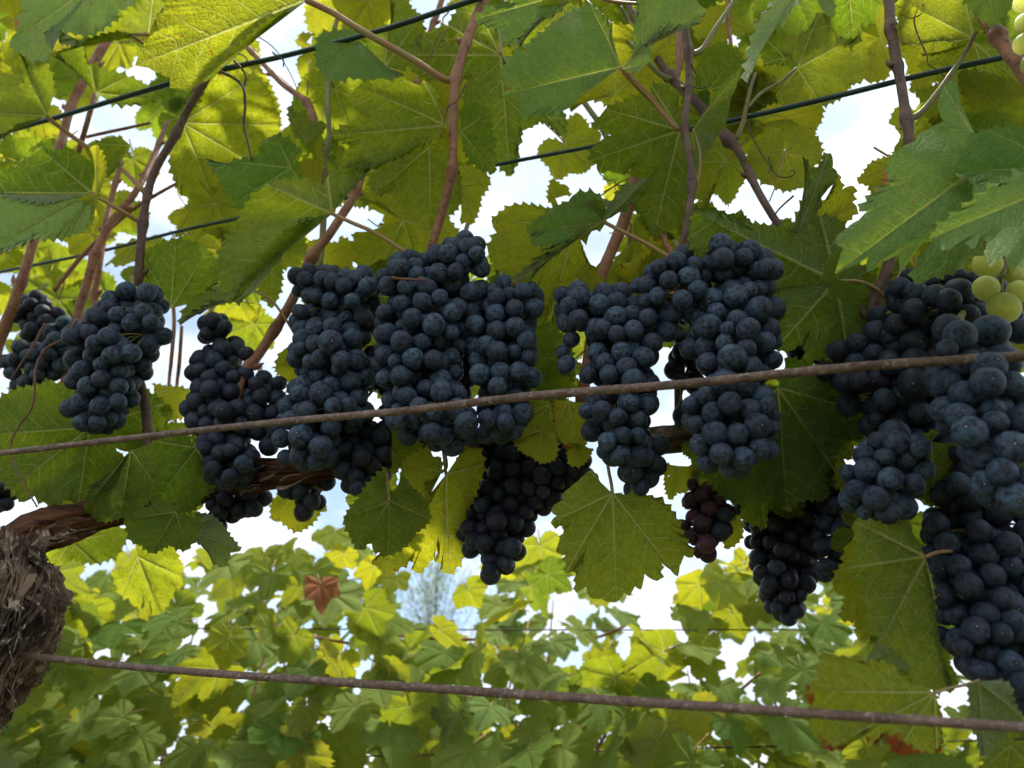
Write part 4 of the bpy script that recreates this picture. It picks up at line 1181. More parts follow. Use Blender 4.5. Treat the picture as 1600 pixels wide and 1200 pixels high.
HL(VL, (484, 95), [(487, 112), (470, 118), (465, 105, 1), (466, 90), (482, 82, 1), (496, 92)], 1.15, yel=.7, tooth=7, seed=63, stalk=(2.5, (482, 118, 1.15), (480, 148, 1.15)))
HL(VL, (479, 66), [(494, 55), (470, 52), (463, 68, 1), (484, 78, 1), (500, 72)], 1.2, yel=1.0, tooth=7, seed=163, stalk=False)
HL(VL, (478, 0), [(440, 22), (405, 45), (375, 72), (350, 96), (332, 113), (312, 130), (294, 144, 1), (280, 139), (266, 137, 1), (266, 122), (250, 115), (232, 106), (211, 103, 1), (220, 82), (232, 60), (250, 47), (245, 32, 1), (262, 15), (254, -12), (300, -40), (400, -40)],
   .88, yel=.50, tooth=15, seed=64, tilt=(-.01, .05), crumple=.7, stalk=(10, (520, 20, .90), (560, 45, .91), (640, 90, .94), (690, 122, .97), (708, 126, .98)), label='large yellow green leaf with a long stalk at the top left')
HL(VL, (478, 2), [(430, 15), (400, 32), (370, 62), (335, 100), (310, 132, 1), (345, 108), (385, 75), (420, 40), (460, 12)], .87, yel=.15, grey=.85, tooth=40, seed=65, stalk=False)
HL(VL, (150, -25), [(60, -35), (32, 8, 1), (37, 20), (23, 30), (27, 50), (15, 66, 1), (30, 82), (43, 91, 1), (76, 93), (82, 76), (70, 62), (85, 44), (110, 50), (140, 55), (175, 33), (207, 10), (210, -20)], .88, side='t', yel=.1, grey=.65, tooth=14, seed=66, stalk=False, tilt=(0, -.05))
HL(VL, (232, 54), [(240, 38), (262, 14), (240, -8, 1), (215, 0), (207, 10), (175, 32), (150, 50), (118, 70), (84, 86, 1), (110, 78), (140, 64), (200, 54)], .87, side='u', yel=.35, grey=.55, tooth=13, seed=67, stalk=(5, (205, 55, .88), (224, 68, .9), (240, 90, .94)))
HL(VL, (140, 58), [(112, 48), (85, 40), (62, 33, 1), (68, 52), (66, 60), (80, 82, 1), (110, 72)], .86, side='u', yel=.7, grey=.2, tooth=10, seed=68, stalk=False)
HL(VL, (120, 62), [(84, 37), (92, 52), (92, 66, 1), (118, 70, 1), (140, 60)], .85, side='t', yel=.0, grey=1.0, tooth=10, seed=69, stalk=False)
HL(VL, (73, 182), [(84, 150), (72, 97, 1), (50, 80), (28, 83, 1), (38, 105), (42, 118), (30, 140), (0, 158), (-25, 175, 1), (-30, 215), (-5, 224, 1), (20, 205), (45, 190)], .92, yel=.25, grey=.6, tooth=15, seed=70, tilt=(.05, .08), stalk=(7, (95, 200, .94), (137, 230, .97), (180, 255, .98), (228, 302, .99)))
HL(VL, (150, 145), [(125, 120), (82, 88, 1), (105, 72), (134, 68, 1), (140, 102), (170, 112), (200, 120, 1), (225, 132), (248, 156, 1), (215, 160), (170, 158)], 1.0, yel=.15, tooth=13, seed=71, stalk=False)
HL(VL, (70, 130), [(40, 110), (75, 95, 1), (100, 98), (125, 122, 1), (110, 145), (88, 155, 1)], 1.04, yel=.1, grey=.2, tooth=12, seed=171, stalk=False)
HL(VL, (143, 302), [(150, 275), (137, 250), (124, 240), (110, 232, 1), (82, 240), (60, 230, 1), (48, 246), (25, 262), (0, 272), (-30, 300, 1), (0, 302), (40, 314), (90, 314)], .93, yel=.0, tooth=14, seed=72, tilt=(.02, .06), stalk=(7, (160, 312, .94), (190, 330, .96), (226, 352, 1.0)))
HL(VL, (143, 303), [(90, 313), (40, 312), (0, 301), (-40, 330, 1), (-22, 396, 1), (0, 390), (22, 382), (48, 368), (75, 372), (113, 366, 1), (136, 352), (140, 330)], .91, side='t', yel=.1, grey=.75, tooth=13, seed=73, tilt=(.02, -.04), stalk=False, label='broad grey green leaf face with a curled bright edge at the left')
HL(VL, (150, 302), [(140, 232), (150, 226, 1), (165, 257), (158, 285), (148, 320), (139, 353, 1), (118, 348), (114, 337, 1), (122, 330), (121, 316), (135, 305)], .89, yel=.75, grey=.3, tooth=9, seed=74, stalk=False, crumple=1.6)
HL(VL, (205, 228), [(192, 214), (165, 218), (148, 224, 1), (140, 240), (150, 262), (163, 278, 1), (185, 256)], .95, yel=.2, grey=.1, tooth=9, seed=75, stalk=False)
HL(VL, (285, 192), [(300, 170), (322, 128, 1), (345, 118), (366, 116), (402, 118, 1), (424, 150), (434, 196, 1), (430, 232), (405, 262, 1), (362, 280), (330, 302, 1), (292, 308), (268, 262), (274, 222)], 1.08, yel=.45, tooth=12, seed=76, stalk=False)
HL(VL, (385, 130), [(370, 100), (398, 98, 1), (425, 140), (438, 190, 1), (430, 225, 1), (405, 230), (385, 190)], 1.15, yel=1.0, tooth=10, seed=77, stalk=False)
HL(VL, (455, 262), [(470, 240), (455, 222), (430, 210, 1), (415, 218), (402, 250), (360, 254), (322, 248, 1), (342, 268), (348, 290), (366, 318, 1), (400, 332), (440, 312), (475, 292, 1), (470, 275)], 1.02, side='t', yel=.0, grey=.12, tooth=13, seed=78, stalk=False)
HL(VL, (478, 222), [(462, 215), (450, 166, 1), (464, 180), (470, 172), (488, 195, 1), (500, 188), (510, 195, 1), (492, 222), (478, 245)], 1.05, yel=.2, grey=.35, tooth=9, seed=79, stalk=False)
HL(VL, (519, 334), [(530, 312), (560, 290), (590, 258, 1), (572, 250), (540, 262), (512, 276, 1), (506, 296), (486, 284), (452, 281), (416, 288, 1), (402, 300), (382, 326), (370, 355), (345, 386, 1), (341, 415), (344, 440), (352, 470, 1), (375, 455), (400, 412), (430, 378), (462, 354), (485, 344)],
   .93, yel=.25, grey=.2, tooth=14, seed=80, tilt=(.02, .05), crumple=1.3, stalk=(6.5, (550, 348, .93), (590, 366, .94), (652, 406, .97)), label='wide curled leaf with net veins pointing left above the bunches')
HL(VL, (398, 455), [(440, 410), (438, 396, 1), (405, 405), (370, 432), (330, 455), (290, 480), (281, 509, 1), (312, 492), (350, 468), (380, 470)], .95, yel=.1, grey=1.0, tooth=16, seed=81, crumple=1.8, stalk=(4, (412, 462, .95), (432, 478, .96), (466, 530, 1.0)), label='withered pale leaf strip hanging over the dark bunch')
HL(VL, (267, 482), [(245, 470), (230, 430), (224, 400, 1), (240, 386), (275, 374, 1), (300, 378), (325, 392, 1), (350, 424), (325, 450), (290, 476)], 1.08, yel=.08, tooth=13, seed=82, stalk=False)
HL(VL, (630, 345), [(605, 325), (560, 312, 1), (575, 300), (615, 296), (660, 305), (717, 365, 1), (700, 392), (650, 405, 1), (605, 420), (583, 442, 1), (552, 402), (556, 362)], 1.15, yel=.6, tooth=12, seed=83, stalk=False)
HL(VL, (512, 400), [(530, 370), (552, 380, 1), (548, 420), (530, 425), (505, 432, 1), (500, 410)], 1.2, yel=1.0, tooth=9, seed=84, stalk=False)
HL(VL, (425, 380), [(470, 360), (480, 400), (440, 420), (432, 470), (425, 482, 1), (400, 440), (385, 420, 1), (405, 385)], 1.14, yel=.3, tooth=11, seed=85, stalk=False)
HL(VL, (718, 290), [(715, 262), (750, 262), (766, 282, 1), (752, 307), (738, 350, 1), (718, 344)], 1.1, yel=.7, tooth=9, seed=86, stalk=False)
HL(VL, (495, 250), [(485, 225), (500, 215), (500, 285), (488, 295, 1), (470, 262), (478, 240)], 1.1, yel=.95, tooth=10, seed=186, stalk=False)
# middle right
HL(VR, (1062, 204), [(1062, 175), (1063, 148), (1050, 135), (1016, 132, 1), (1018, 148), (995, 150, 1), (972, 160), (946, 170, 1), (937, 182), (924, 198, 1), (942, 204), (955, 211), (938, 220), (926, 230), (921, 252, 1), (932, 256), (937, 272, 1), (950, 266), (962, 270), (987, 254), (988, 276), (1002, 278), (1012, 284), (990, 307, 1), (1008, 332), (1015, 356), (1020, 373, 1), (1038, 360), (1055, 358, 1), (1068, 325), (1072, 275), (1070, 225)],
   1.02, yel=.18, tooth=13, seed=87, tilt=(.0, .05), stalk=(7, (1045, 185, .99), (1010, 145, .93), (975, 112, .88)), label='dark green leaf left of the thin brown cane, before open sky')
HL(VR, (942, 346), [(950, 320), (930, 302), (900, 302, 1), (888, 315), (850, 336), (822, 362, 1), (846, 362), (828, 376), (850, 384), (895, 366)], 1.0, side='t', yel=.0, grey=.35, tooth=13, seed=88, stalk=(6.5, (965, 358, 1.0), (1005, 378, 1.01), (1046, 402, 1.02)))
HL(VR, (942, 346), [(944, 325), (975, 302), (1014, 279, 1), (1000, 300), (968, 328), (950, 345)], .99, side='u', yel=.2, grey=.55, tooth=20, seed=89, stalk=False)
HL(VR, (940, 348), [(920, 352), (880, 378), (830, 420), (798, 446, 1), (828, 438), (870, 402), (905, 372)], .98, side='u', yel=.2, grey=.7, tooth=24, seed=90, stalk=False)
HL(VR, (925, 330), [(898, 332), (895, 322), (935, 312, 1), (947, 325), (948, 345), (898, 372, 1), (900, 350)], .99, side='u', yel=.3, grey=.5, tooth=30, seed=190, stalk=False)
HL(VR, (900, 350), [(905, 325), (850, 328), (798, 322, 1), (768, 346, 1), (776, 364), (762, 390), (765, 402), (790, 430), (845, 440), (858, 480), (853, 516, 1), (872, 470), (905, 440), (925, 415, 1), (912, 385)], 1.12, yel=.65, tooth=13, seed=91, stalk=False)
HL(VR, (868, 310), [(880, 330), (856, 312, 1), (862, 280, 1), (875, 288), (886, 290, 1), (890, 308)], 1.16, yel=.7, tooth=8, seed=92, stalk=False)
HL(VR, (930, 455), [(940, 470), (870, 450, 1), (885, 432), (910, 420, 1), (930, 428), (945, 440)], 1.1, yel=.65, tooth=9, seed=93, stalk=False)
HL(VR, (985, 380), [(990, 340), (1000, 350), (1018, 380, 1), (1010, 410, 1), (985, 430), (950, 440, 1), (965, 400)], 1.2, yel=.55, tooth=11, seed=94, stalk=False)
HL(VR, (962, 146), [(955, 162), (925, 152), (892, 176, 1), (900, 140), (935, 100), (950, 40, 1), (1000, 45), (1052, 60, 1), (1050, 110), (1035, 150), (1000, 165), (978, 155)], 1.12, yel=.8, tooth=13, seed=95, stalk=False)
HL(VR, (1135, 28), [(1115, 50), (1088, 60), (1085, 38, 1), (1098, 18), (1125, 8), (1145, 15, 1), (1138, 45), (1134, 70, 1), (1112, 74), (1105, 60)], 1.2, yel=1.0, tooth=9, seed=96, stalk=False)
HL(VR, (1108, 140), [(1090, 150), (1092, 100, 1), (1108, 76), (1126, 66), (1155, 80, 1), (1162, 102), (1152, 128, 1), (1128, 152)], 1.08, yel=.12, tooth=11, seed=97, stalk=False)
HL(VR, (1083, 202), [(1108, 160), (1130, 132), (1157, 107, 1), (1152, 126), (1142, 150), (1137, 182), (1120, 212), (1100, 242), (1086, 272, 1), (1078, 235)], .98, side='u', yel=.1, grey=.8, tooth=26, seed=98, stalk=(3.5, (1092, 230, .98), (1094, 262, .98), (1088, 286, .98)), label='folded pale leaf underside right of the thin brown cane')
HL(VR, (1105, 330), [(1085, 300), (1110, 262), (1122, 285, 1), (1100, 330), (1085, 335)], 1.12, yel=.75, tooth=8, seed=99, stalk=False)
HL(VR, (1246, 107), [(1243, 84), (1228, 82), (1219, 80, 1), (1235, 54), (1252, 60), (1272, 38), (1281, 18, 1), (1293, 46), (1301, 44), (1308, 58), (1334, 67), (1341, 54, 1), (1356, 62), (1361, 80), (1354, 102, 1), (1349, 124), (1330, 130), (1316, 150), (1284, 165, 1), (1262, 160), (1222, 166), (1213, 150, 1), (1224, 134)], 1.08, yel=.40, tooth=12, seed=100, stalk=False, tilt=(.0, .04), label='bright round leaf touching the green wire, beside open sky')
HL(VR, (1375, 60), [(1366, 30), (1374, -5, 1), (1386, 20), (1384, 60), (1392, 95, 1), (1386, 122), (1356, 128, 1), (1350, 110), (1360, 80), (1345, 44, 1)], 1.15, yel=1.0, tooth=10, seed=101, stalk=False)
HL(VR, (1520, 60), [(1523, 25), (1506, -6, 1), (1450, -16), (1404, -2, 1), (1408, 25), (1402, 47, 1), (1404, 60), (1432, 71, 1), (1475, 60), (1500, 68)], 1.04, yel=.5, tooth=13, seed=102, tilt=(.03, .04), stalk=False)
HL(VR, (1522, 66), [(1500, 72), (1470, 78), (1436, 84, 1), (1440, 108), (1478, 132), (1550, 160, 1), (1625, 160, 1), (1640, 100), (1600, 68), (1560, 72)], 1.06, yel=.5, tooth=13, seed=103, stalk=False)
HL(VR, (1545, -8), [(1500, -12), (1512, 10), (1530, 28), (1556, 38, 1), (1574, 18), (1592, -10, 1), (1590, -40)], .93, side='t', yel=.0, grey=.2, tooth=13, seed=104, stalk=False)
HL(VR, (1450, 128), [(1470, 112), (1440, 115), (1426, 128), (1422, 144, 1), (1440, 140), (1464, 134, 1)], 1.15, yel=1.0, tooth=9, seed=105, stalk=False)
HL(VR, (1474, 150), [(1478, 130), (1450, 138), (1430, 146, 1), (1444, 160), (1450, 185, 1), (1462, 200), (1475, 175)], 1.12, yel=.35, tooth=9, seed=106, stalk=False)
HL(VR, (1560, 170), [(1620, 150), (1560, 120), (1500, 112, 1), (1502, 150), (1540, 180), (1580, 215, 1), (1625, 200)], 1.1, yel=.55, tooth=14, seed=107, stalk=False)
HL(VR, (1225, 238), [(1226, 218), (1212, 200, 1), (1196, 215), (1180, 222), (1166, 250, 1), (1180, 272), (1196, 288, 1), (1208, 290), (1230, 298), (1246, 294, 1), (1260, 292), (1264, 262), (1284, 250, 1), (1280, 220), (1257, 198, 1), (1240, 202)], 1.1, yel=.7, tooth=10, seed=108, stalk=False)
HL(VR, (1230, 185), [(1195, 195), (1180, 180, 1), (1205, 165), (1250, 160), (1286, 168, 1), (1280, 195), (1262, 205, 1)], 1.14, yel=.9, tooth=10, seed=109, stalk=False, dry=.1)
HL(VR, (1402, 264), [(1405, 240), (1386, 246), (1360, 255, 1), (1350, 270), (1339, 282, 1), (1357, 290), (1367, 307, 1), (1384, 296), (1398, 284)], 1.08, yel=.85, tooth=9, seed=110, stalk=False)
HL(VR, (1245, -10), [(1258, -8), (1236, 14), (1222, 45, 1), (1216, 28), (1200, 32), (1186, 62), (1174, 95), (1170, 132, 1), (1169, 95), (1180, 50), (1198, 18), (1225, -12)], .92, side='t', yel=.15, grey=.95, tooth=22, seed=111, stalk=False, label='long pale leaf lobe hanging from the top edge')
HL(VR, (1290, -20), [(1276, -5), (1284, 14), (1300, 28, 1), (1303, 5), (1304, -15)], .93, side='t', yel=.15, grey=.8, tooth=14, seed=112, stalk=False)
HL(VR, (1325, -30), [(1288, -10), (1294, 30), (1312, 58), (1335, 69, 1), (1346, 42), (1368, 30), (1376, 10, 1), (1366, -30)], 1.02, yel=.0, tooth=14, seed=113, stalk=False)
HL(VR, (1235, -25), [(1190, -20), (1178, 20), (1200, 50, 1), (1225, 48), (1250, 55), (1265, 42, 1), (1285, 20), (1285, -20)], 1.05, yel=.05, tooth=14, seed=114, stalk=False)
HL(VR, (1100, 350), [(1080, 330), (1110, 325), (1160, 350), (1205, 378, 1), (1180, 410), (1110, 430, 1), (1075, 400)], 1.12, yel=.05, tooth=14, seed=115, stalk=False)

# ------------------------------------------------------------------ the layers of leaves behind and above those
VAR = [leaf_variant(k, 5) for k in range(14)]
VAR_LO = [leaf_variant(40 + k, 4, True, 0.65) for k in range(10)]
HOLES = [(440, 60, 48), (430, 120, 32), (415, 165, 25), (452, 20, 40), (330, 8, 12), (222, 118, 14), (85, 163, 9), (155, 212, 6), (215, 222, 8), (290, 232, 8), (235, 300, 12), (262, 335, 22), (210, 395, 8), (258, 372, 14), (10, 435, 10), (175, 385, 10),
         (290, 530, 26), (250, 590, 20), (245, 560, 18), (440, 440, 12), (450, 505, 26), (545, 320, 22), (545, 360, 16), (555, 300, 10), (680, 30, 16), (635, 5, 10),
         (760, 350, 34), (800, 300, 42), (860, 240, 42), (900, 190, 28), (850, 280, 30), (930, 165, 18), (780, 330, 30), (770, 370, 16), (935, 285, 20),
         (1145, 40, 8), (1160, 60, 14), (1190, 60, 6), (925, 395, 16), (1190, 295, 26), (1150, 320, 22), (1220, 320, 18), (1245, 330, 16), (1120, 320, 14), (1160, 285, 10),
         (1350, 200, 38), (1320, 230, 34), (1380, 140, 20), (1420, 100, 20), (1410, 80, 14), (1330, 180, 25), (1310, 250, 26), (1345, 300, 14), (1400, 215, 16), (1425, 150, 12), (1330, 275, 16), (1405, 20, 8), (1215, 455, 12), (1305, 160, 12),
         (690, 700, 14), (740, 690, 10), (480, 830, 30), (540, 790, 26), (420, 840, 24), (520, 860, 30), (840, 860, 28), (870, 780, 16), (850, 800, 24), (960, 740, 12), (1010, 760, 18), (1060, 790, 20), (1080, 700, 6), (1120, 880, 24), (1080, 900, 22), (40, 800, 18), (20, 830, 16), (183, 715, 10), (1260, 850, 10), (700, 870, 14), (740, 910, 20), (500, 810, 18), (560, 830, 18), (620, 890, 14), (1290, 830, 8), (1240, 800, 6), (660, 890, 20), (720, 930, 16)]
def in_hole(x, y, r):
    for hx, hy, hr in HOLES:
        if (x - hx) ** 2 + (y - hy) ** 2 < (hr + r) ** 2:
            return True
    return False
rf = random.Random(21)
count = 0; tries = 0
placed = []
while count < 395 and tries < 30000:
    tries += 1
    x, y = rf.uniform(-60, 1660), rf.uniform(-70, 640)
    if y > 420 and rf.random() < (y - 420) / 180:
        continue
    m = rf.uniform(1.14, 1.7)
    size = rf.uniform(0.033, 0.068)
    spx = size / mpp(x, y, m)
    if in_hole(x, y, spx * 0.62):
        continue
    # even spread
    if any((x - a) ** 2 + (y - b) ** 2 < (0.36 * spx) ** 2 for a, b in placed):
        continue
    placed.append((x, y))
    c = at(x, y, m)
    toc = (Vector((0, 0, CAMZ)) - c).normalized()
    # the upper side faces away from the camera and up, with scatter
    n = -toc + Vector((rf.gauss(0, .35), rf.gauss(0, .3), rf.gauss(0.15, .35)))
    if rf.random() < 0.08:
        n = -n
    tip = Vector((rf.gauss(0, .8), rf.gauss(0, .3), rf.gauss(-.6, .5)))
    mt_tip = tip.normalized()
    par = VL if x < 860 else VR
    yel = min(1.0, max(0.0, rf.gauss(0.42, 0.32)))
    set_leaf(par, rf.choice(VAR), c - mt_tip * size * 0.4, size, n, tip, yel, dry=0.12 * (rf.random() < .15))
    count += 1
for x, y in ((208, 262), (185, 335), (300, 345), (345, 335), (322, 405), (205, 400), (60, 440), (400, 300), (545, 285), (620, 60), (1180, 60), (1120, 270), (1430, 215), (900, 240)):
    size = rf.uniform(.038, .05); m = rf.uniform(1.2, 1.4)
    tip = Vector((rf.gauss(0, .6), 0, -1))
    set_leaf(VL if x < 860 else VR, rf.choice(VAR), at(x, y, m) - tip.normalized() * size * .4, size, Vector((rf.gauss(0, .3), 1, rf.gauss(.3, .25))), tip, rf.uniform(.3, .8))
# mostly hidden leaves added behind the broad ones to block light from behind
inner = [(VL, x, y) for x, y in ((20, 640), (60, 640), (100, 640), (150, 650), (195, 650), (225, 655), (20, 690), (60, 700), (105, 705), (150, 700), (35, 740), (80, 745), (120, 745), (160, 745), (215, 740), (225, 770), (270, 700), (300, 720), (270, 745), (300, 760), (240, 815), (270, 825),
         (590, 800), (620, 820), (860, 560), (865, 590), (840, 690), (895, 670), (850, 650))] + \
        [(VR, x, y) for x, y in ((1110, 720), (1150, 700), (1160, 740), (1200, 670), (1200, 720), (1220, 760), (1250, 640), (1250, 690), (1260, 740), (1300, 640), (1300, 670), (1330, 655), (1240, 480), (1250, 520), (1290, 500), (1330, 500), (1290, 540), (1330, 530), (1240, 400), (1200, 410), (1150, 380), (1110, 370), (1290, 390), (1330, 460),
         (1360, 840), (1400, 840), (1370, 880), (1410, 880), (1370, 920), (1410, 930), (1400, 970), (1430, 960), (1430, 1010), (1450, 1040), (1405, 1000), (1450, 700), (1470, 730), (1450, 750))]
INNER = {VL.name: [], VR.name: []}
for par, x, y in inner:
    for lay in (0, 1):
        size = rf.uniform(.026, .036) * (0.8 if x > 1330 or 800 < x < 900 else 1)
        m = 1.14 + .10 * lay + rf.uniform(0, .05)
        n = Vector((rf.gauss(0, .3), 1, rf.gauss(.3, .25)))
        tip = Vector((rf.gauss(0, .6), 0, -1))
        INNER[par.name].append((at(x + rf.uniform(-8, 8), y + rf.uniform(-8, 8), m) - tip.normalized() * size * .4, size, n, tip))
# one mass of leaves, for those added to block light
def leaf_mass(parent, name, n, sampler, seed):
    rr = random.Random(seed)
    src = [leaf_variant(60 + k, 3, False) for k in range(4)]
    co = []
    for me in src:
        a = np.empty(len(me.vertices) * 3, dtype=np.float32); me.vertices.foreach_get('co', a); a = a.reshape(-1, 3)
        fs = [tuple(p.vertices) for p in me.polygons]
        uv = {}
        for nm in ('flat', 'vein', 'rim'):
            u = np.empty(len(me.loops) * 2, dtype=np.float32); me.uv_layers[nm].data.foreach_get('uv', u); uv[nm] = u
        co.append((a, fs, uv))
    V, Fc, U = [], [], {'flat': [], 'vein': [], 'rim': []}
    o = 0
    o0 = parent_origin(parent)
    for _ in range(n):
        loc, size, nn, tip = sampler(rr)
        mt = np.array(orient(nn, tip))[:3, :3] * size
        a, fs, uv = rr.choice(co)
        V.append(a @ mt.T + np.array(loc - o0))
        Fc += [tuple(i + o for i in q) for q in fs]
        for nm in U:
            U[nm].append(uv[nm])
        o += len(a)
    me = mesh_np(name, np.vstack(V), Fc, M_LEAF)
    for nm in U:
        me.uv_layers.new(name=nm).data.foreach_set('uv', np.concatenate(U[nm]))
    ob = bpy.data.objects.new(name, me); COL.objects.link(ob); ob.parent = parent
    ob['kind'] = 'stuff'
    ob.color = (.35, 0, .1, 1)
    return ob
def over(rr):  # unseen leaves added above the view to darken the grapes from overhead
    y = rr.uniform(0.0, 0.34)
    z = max(1.62, 1.10 + 1.62 * max(y, 0.0) + 0.28) + rr.uniform(0, .35)
    return Vector((rr.uniform(-1.1, 1.0), y, z)), rr.uniform(.05, .08), Vector((rr.gauss(0, .4), rr.gauss(0.1, .5), 1)), Vector((rr.gauss(0, 1), -1, rr.gauss(-.4, .3)))
for par in (VL, VR):
    it_ = iter(INNER[par.name])
    leaf_mass(par, 'backlight_block_leaves', len(INNER[par.name]), lambda rr, it_=it_: next(it_), 8).color = (.2, 0, 0, 1)
leaf_mass(VL, 'overhead_shade_leaves', 80, over, 6)
# ------------------------------------------------------------------ bunches of grapes
def B(label, chain, m, **k):
    return bunch(label, chain, m, **k)
B('broad blue black bunch with a shoulder on the right, left of the thin twisted cane', [(215, 480, 44), (180, 500, 44), (238, 525, 26), (165, 545, 62), (190, 555, 52), (150, 600, 54), (170, 610, 45), (140, 648, 40), (165, 645, 30)], 1.0, seed=2, gd=.0148,
  front=[(197, 455, 15), (229, 457, 15), (224, 487, 14), (150, 497, 17), (172, 480, 12), (183, 492, 13), (207, 505, 16), (236, 503, 13), (140, 520, 14), (170, 525, 14), (150, 538, 15), (192, 541, 14), (176, 555, 15), (145, 556, 14), (205, 552, 15), (116, 560, 15), (130, 578, 16), (160, 570, 13), (188, 580, 14), (158, 592, 14), (115, 595, 14), (185, 604, 14), (138, 604, 15), (168, 613, 13), (128, 628, 15), (156, 634, 15), (184, 627, 13), (110, 638, 15), (128, 660, 13), (152, 660, 13)])
B('small dark bunch half hidden at the far left beside the leaning cane', [(60, 482, 32), (45, 498, 24), (78, 500, 26), (66, 520, 26), (52, 530, 18)], 1.12, seed=3, bare=.6)
B('low spreading bunch lying behind the red tendril at the left edge', [(105, 528, 34), (80, 560, 34), (45, 560, 30), (15, 568, 24), (55, 590, 24), (25, 592, 18)], 1.08, seed=4)
B('dark bunch cut off by the left edge of the view', [(2, 765, 26), (8, 790, 18), (-10, 780, 24)], 1.1, seed=5, bare=.9)
B('loose black bunch with bare green stems beside the slanting red cane', [(332, 508, 24), (318, 522, 18), (350, 515, 16), (345, 545, 36), (335, 580, 40), (370, 590, 30), (352, 610, 48), (330, 640, 44), (360, 660, 44), (345, 700, 36), (365, 725, 42), (350, 740, 26)], 1.04, seed=6, bare=.85,
  front=[(333, 500, 13), (351, 511, 12), (324, 522, 12), (385, 553, 12), (400, 600, 12), (328, 608, 15), (350, 643, 15), (320, 700, 13), (360, 703, 12), (333, 733, 14), (360, 745, 14), (380, 725, 14)], dens=.75)
B('sparse cluster of a few dark grapes between the loose black bunch and the blue bunch', [(405, 605, 26), (418, 625, 30), (440, 640, 28), (400, 650, 32), (442, 600, 13), (420, 680, 30)], 1.06, seed=7, bare=.85, dens=.6)
B('small black bunch hanging under the old arm, just left of its dangling stem', [(372, 780, 36), (350, 800, 28), (395, 782, 28), (352, 815, 20)], 1.14, gd=.013, seed=8, bare=.95)
B('small black bunch hanging under the old arm, just right of its dangling stem', [(470, 765, 34), (482, 785, 28), (465, 795, 22), (505, 760, 18)], 1.12, gd=.013, seed=9, bare=.95)
B('long blue bunch with large grapes at its foot, left of the huge one', [(478, 440, 28), (515, 455, 42), (560, 455, 40), (500, 500, 46), (540, 500, 50), (510, 550, 58), (530, 590, 58), (500, 620, 56), (545, 640, 36), (485, 655, 52), (480, 690, 46), (485, 710, 26), (512, 700, 28)], 1.0, seed=10,
  front=[(483, 424, 13), (477, 437, 13), (520, 440, 14), (503, 436, 13), (538, 447, 14), (516, 470, 13), (484, 462, 13), (550, 470, 13), (495, 463, 12), (575, 448, 15), (520, 511, 15), (516, 535, 20), (551, 528, 15), (534, 563, 15), (500, 560, 14), (475, 600, 14), (469, 615, 15), (502, 615, 19), (480, 642, 15), (455, 657, 16), (520, 635, 14), (545, 632, 13), (470, 682, 18), (501, 698, 18), (440, 685, 15), (469, 714, 17), (446, 715, 13), (495, 720, 15), (480, 640, 14), (517, 668, 16)])
B('dark bunch just below the rusty rod, tucked behind the long blue one', [(560, 680, 40), (590, 690, 34), (565, 715, 44), (590, 725, 32), (565, 750, 30)], 1.08, seed=11, bare=.7,
  front=[(565, 715, 15), (556, 744, 13), (535, 735, 15), (558, 763, 13), (540, 700, 12)])
B('huge blue bunch with a crown of small grapes at the foot of the red cane', [(728, 400, 38), (698, 412, 42), (640, 430, 40), (605, 440, 20), (680, 445, 52), (640, 480, 56), (700, 490, 52), (650, 520, 62), (690, 540, 40), (640, 565, 56), (680, 575, 44), (640, 610, 48), (680, 635, 54), (640, 645, 36), (700, 665, 44), (650, 670, 28)], .98, seed=12,
  front=[(729, 387, 15), (701, 397, 16), (724, 409, 13), (753, 420, 14), (745, 397, 13), (624, 419, 17), (652, 430, 14), (685, 427, 16), (712, 425, 13), (607, 447, 16), (635, 448, 14), (660, 445, 14), (668, 450, 15), (687, 465, 14), (629, 475, 15), (660, 472, 15), (736, 458, 18), (707, 488, 15), (644, 498, 16), (678, 508, 18), (602, 488, 14), (599, 522, 15), (627, 534, 17), (659, 536, 15), (646, 561, 17), (677, 562, 16), (603, 555, 16), (618, 565, 12), (627, 588, 17), (601, 592, 14), (690, 612, 17), (665, 607, 14), (636, 619, 15), (718, 614, 12), (655, 636, 15), (715, 640, 18), (679, 644, 14), (729, 662, 19), (675, 677, 17), (620, 655, 18), (706, 520, 12)])
B('dark blue bunch joined to the right flank of the huge one, above the rod', [(790, 460, 28), (825, 460, 22), (760, 480, 44), (800, 490, 40), (765, 530, 46), (805, 530, 40), (785, 575, 52), (790, 620, 46), (770, 650, 38), (800, 655, 34), (775, 670, 30)], 1.01, seed=13,
  front=[(817, 455, 14), (835, 482, 16), (830, 452, 12), (776, 465, 14), (804, 482, 14), (775, 491, 16), (743, 508, 16), (776, 517, 16), (805, 512, 16), (823, 532, 16), (760, 540, 16), (777, 550, 17), (803, 550, 12), (782, 581, 15), (811, 580, 15), (750, 585, 17), (827, 560, 15), (777, 604, 15), (762, 654, 15), (790, 660, 15), (830, 590, 18), (757, 628, 12)])
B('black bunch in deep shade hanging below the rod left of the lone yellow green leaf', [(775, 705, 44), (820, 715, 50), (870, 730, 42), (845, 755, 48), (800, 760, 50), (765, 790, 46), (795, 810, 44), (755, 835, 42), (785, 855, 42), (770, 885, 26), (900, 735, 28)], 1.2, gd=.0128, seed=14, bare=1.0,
  front=[(752, 790, 12), (776, 815, 16), (757, 849, 15), (740, 845, 13), (790, 880, 13), (765, 890, 13), (800, 855, 15)])
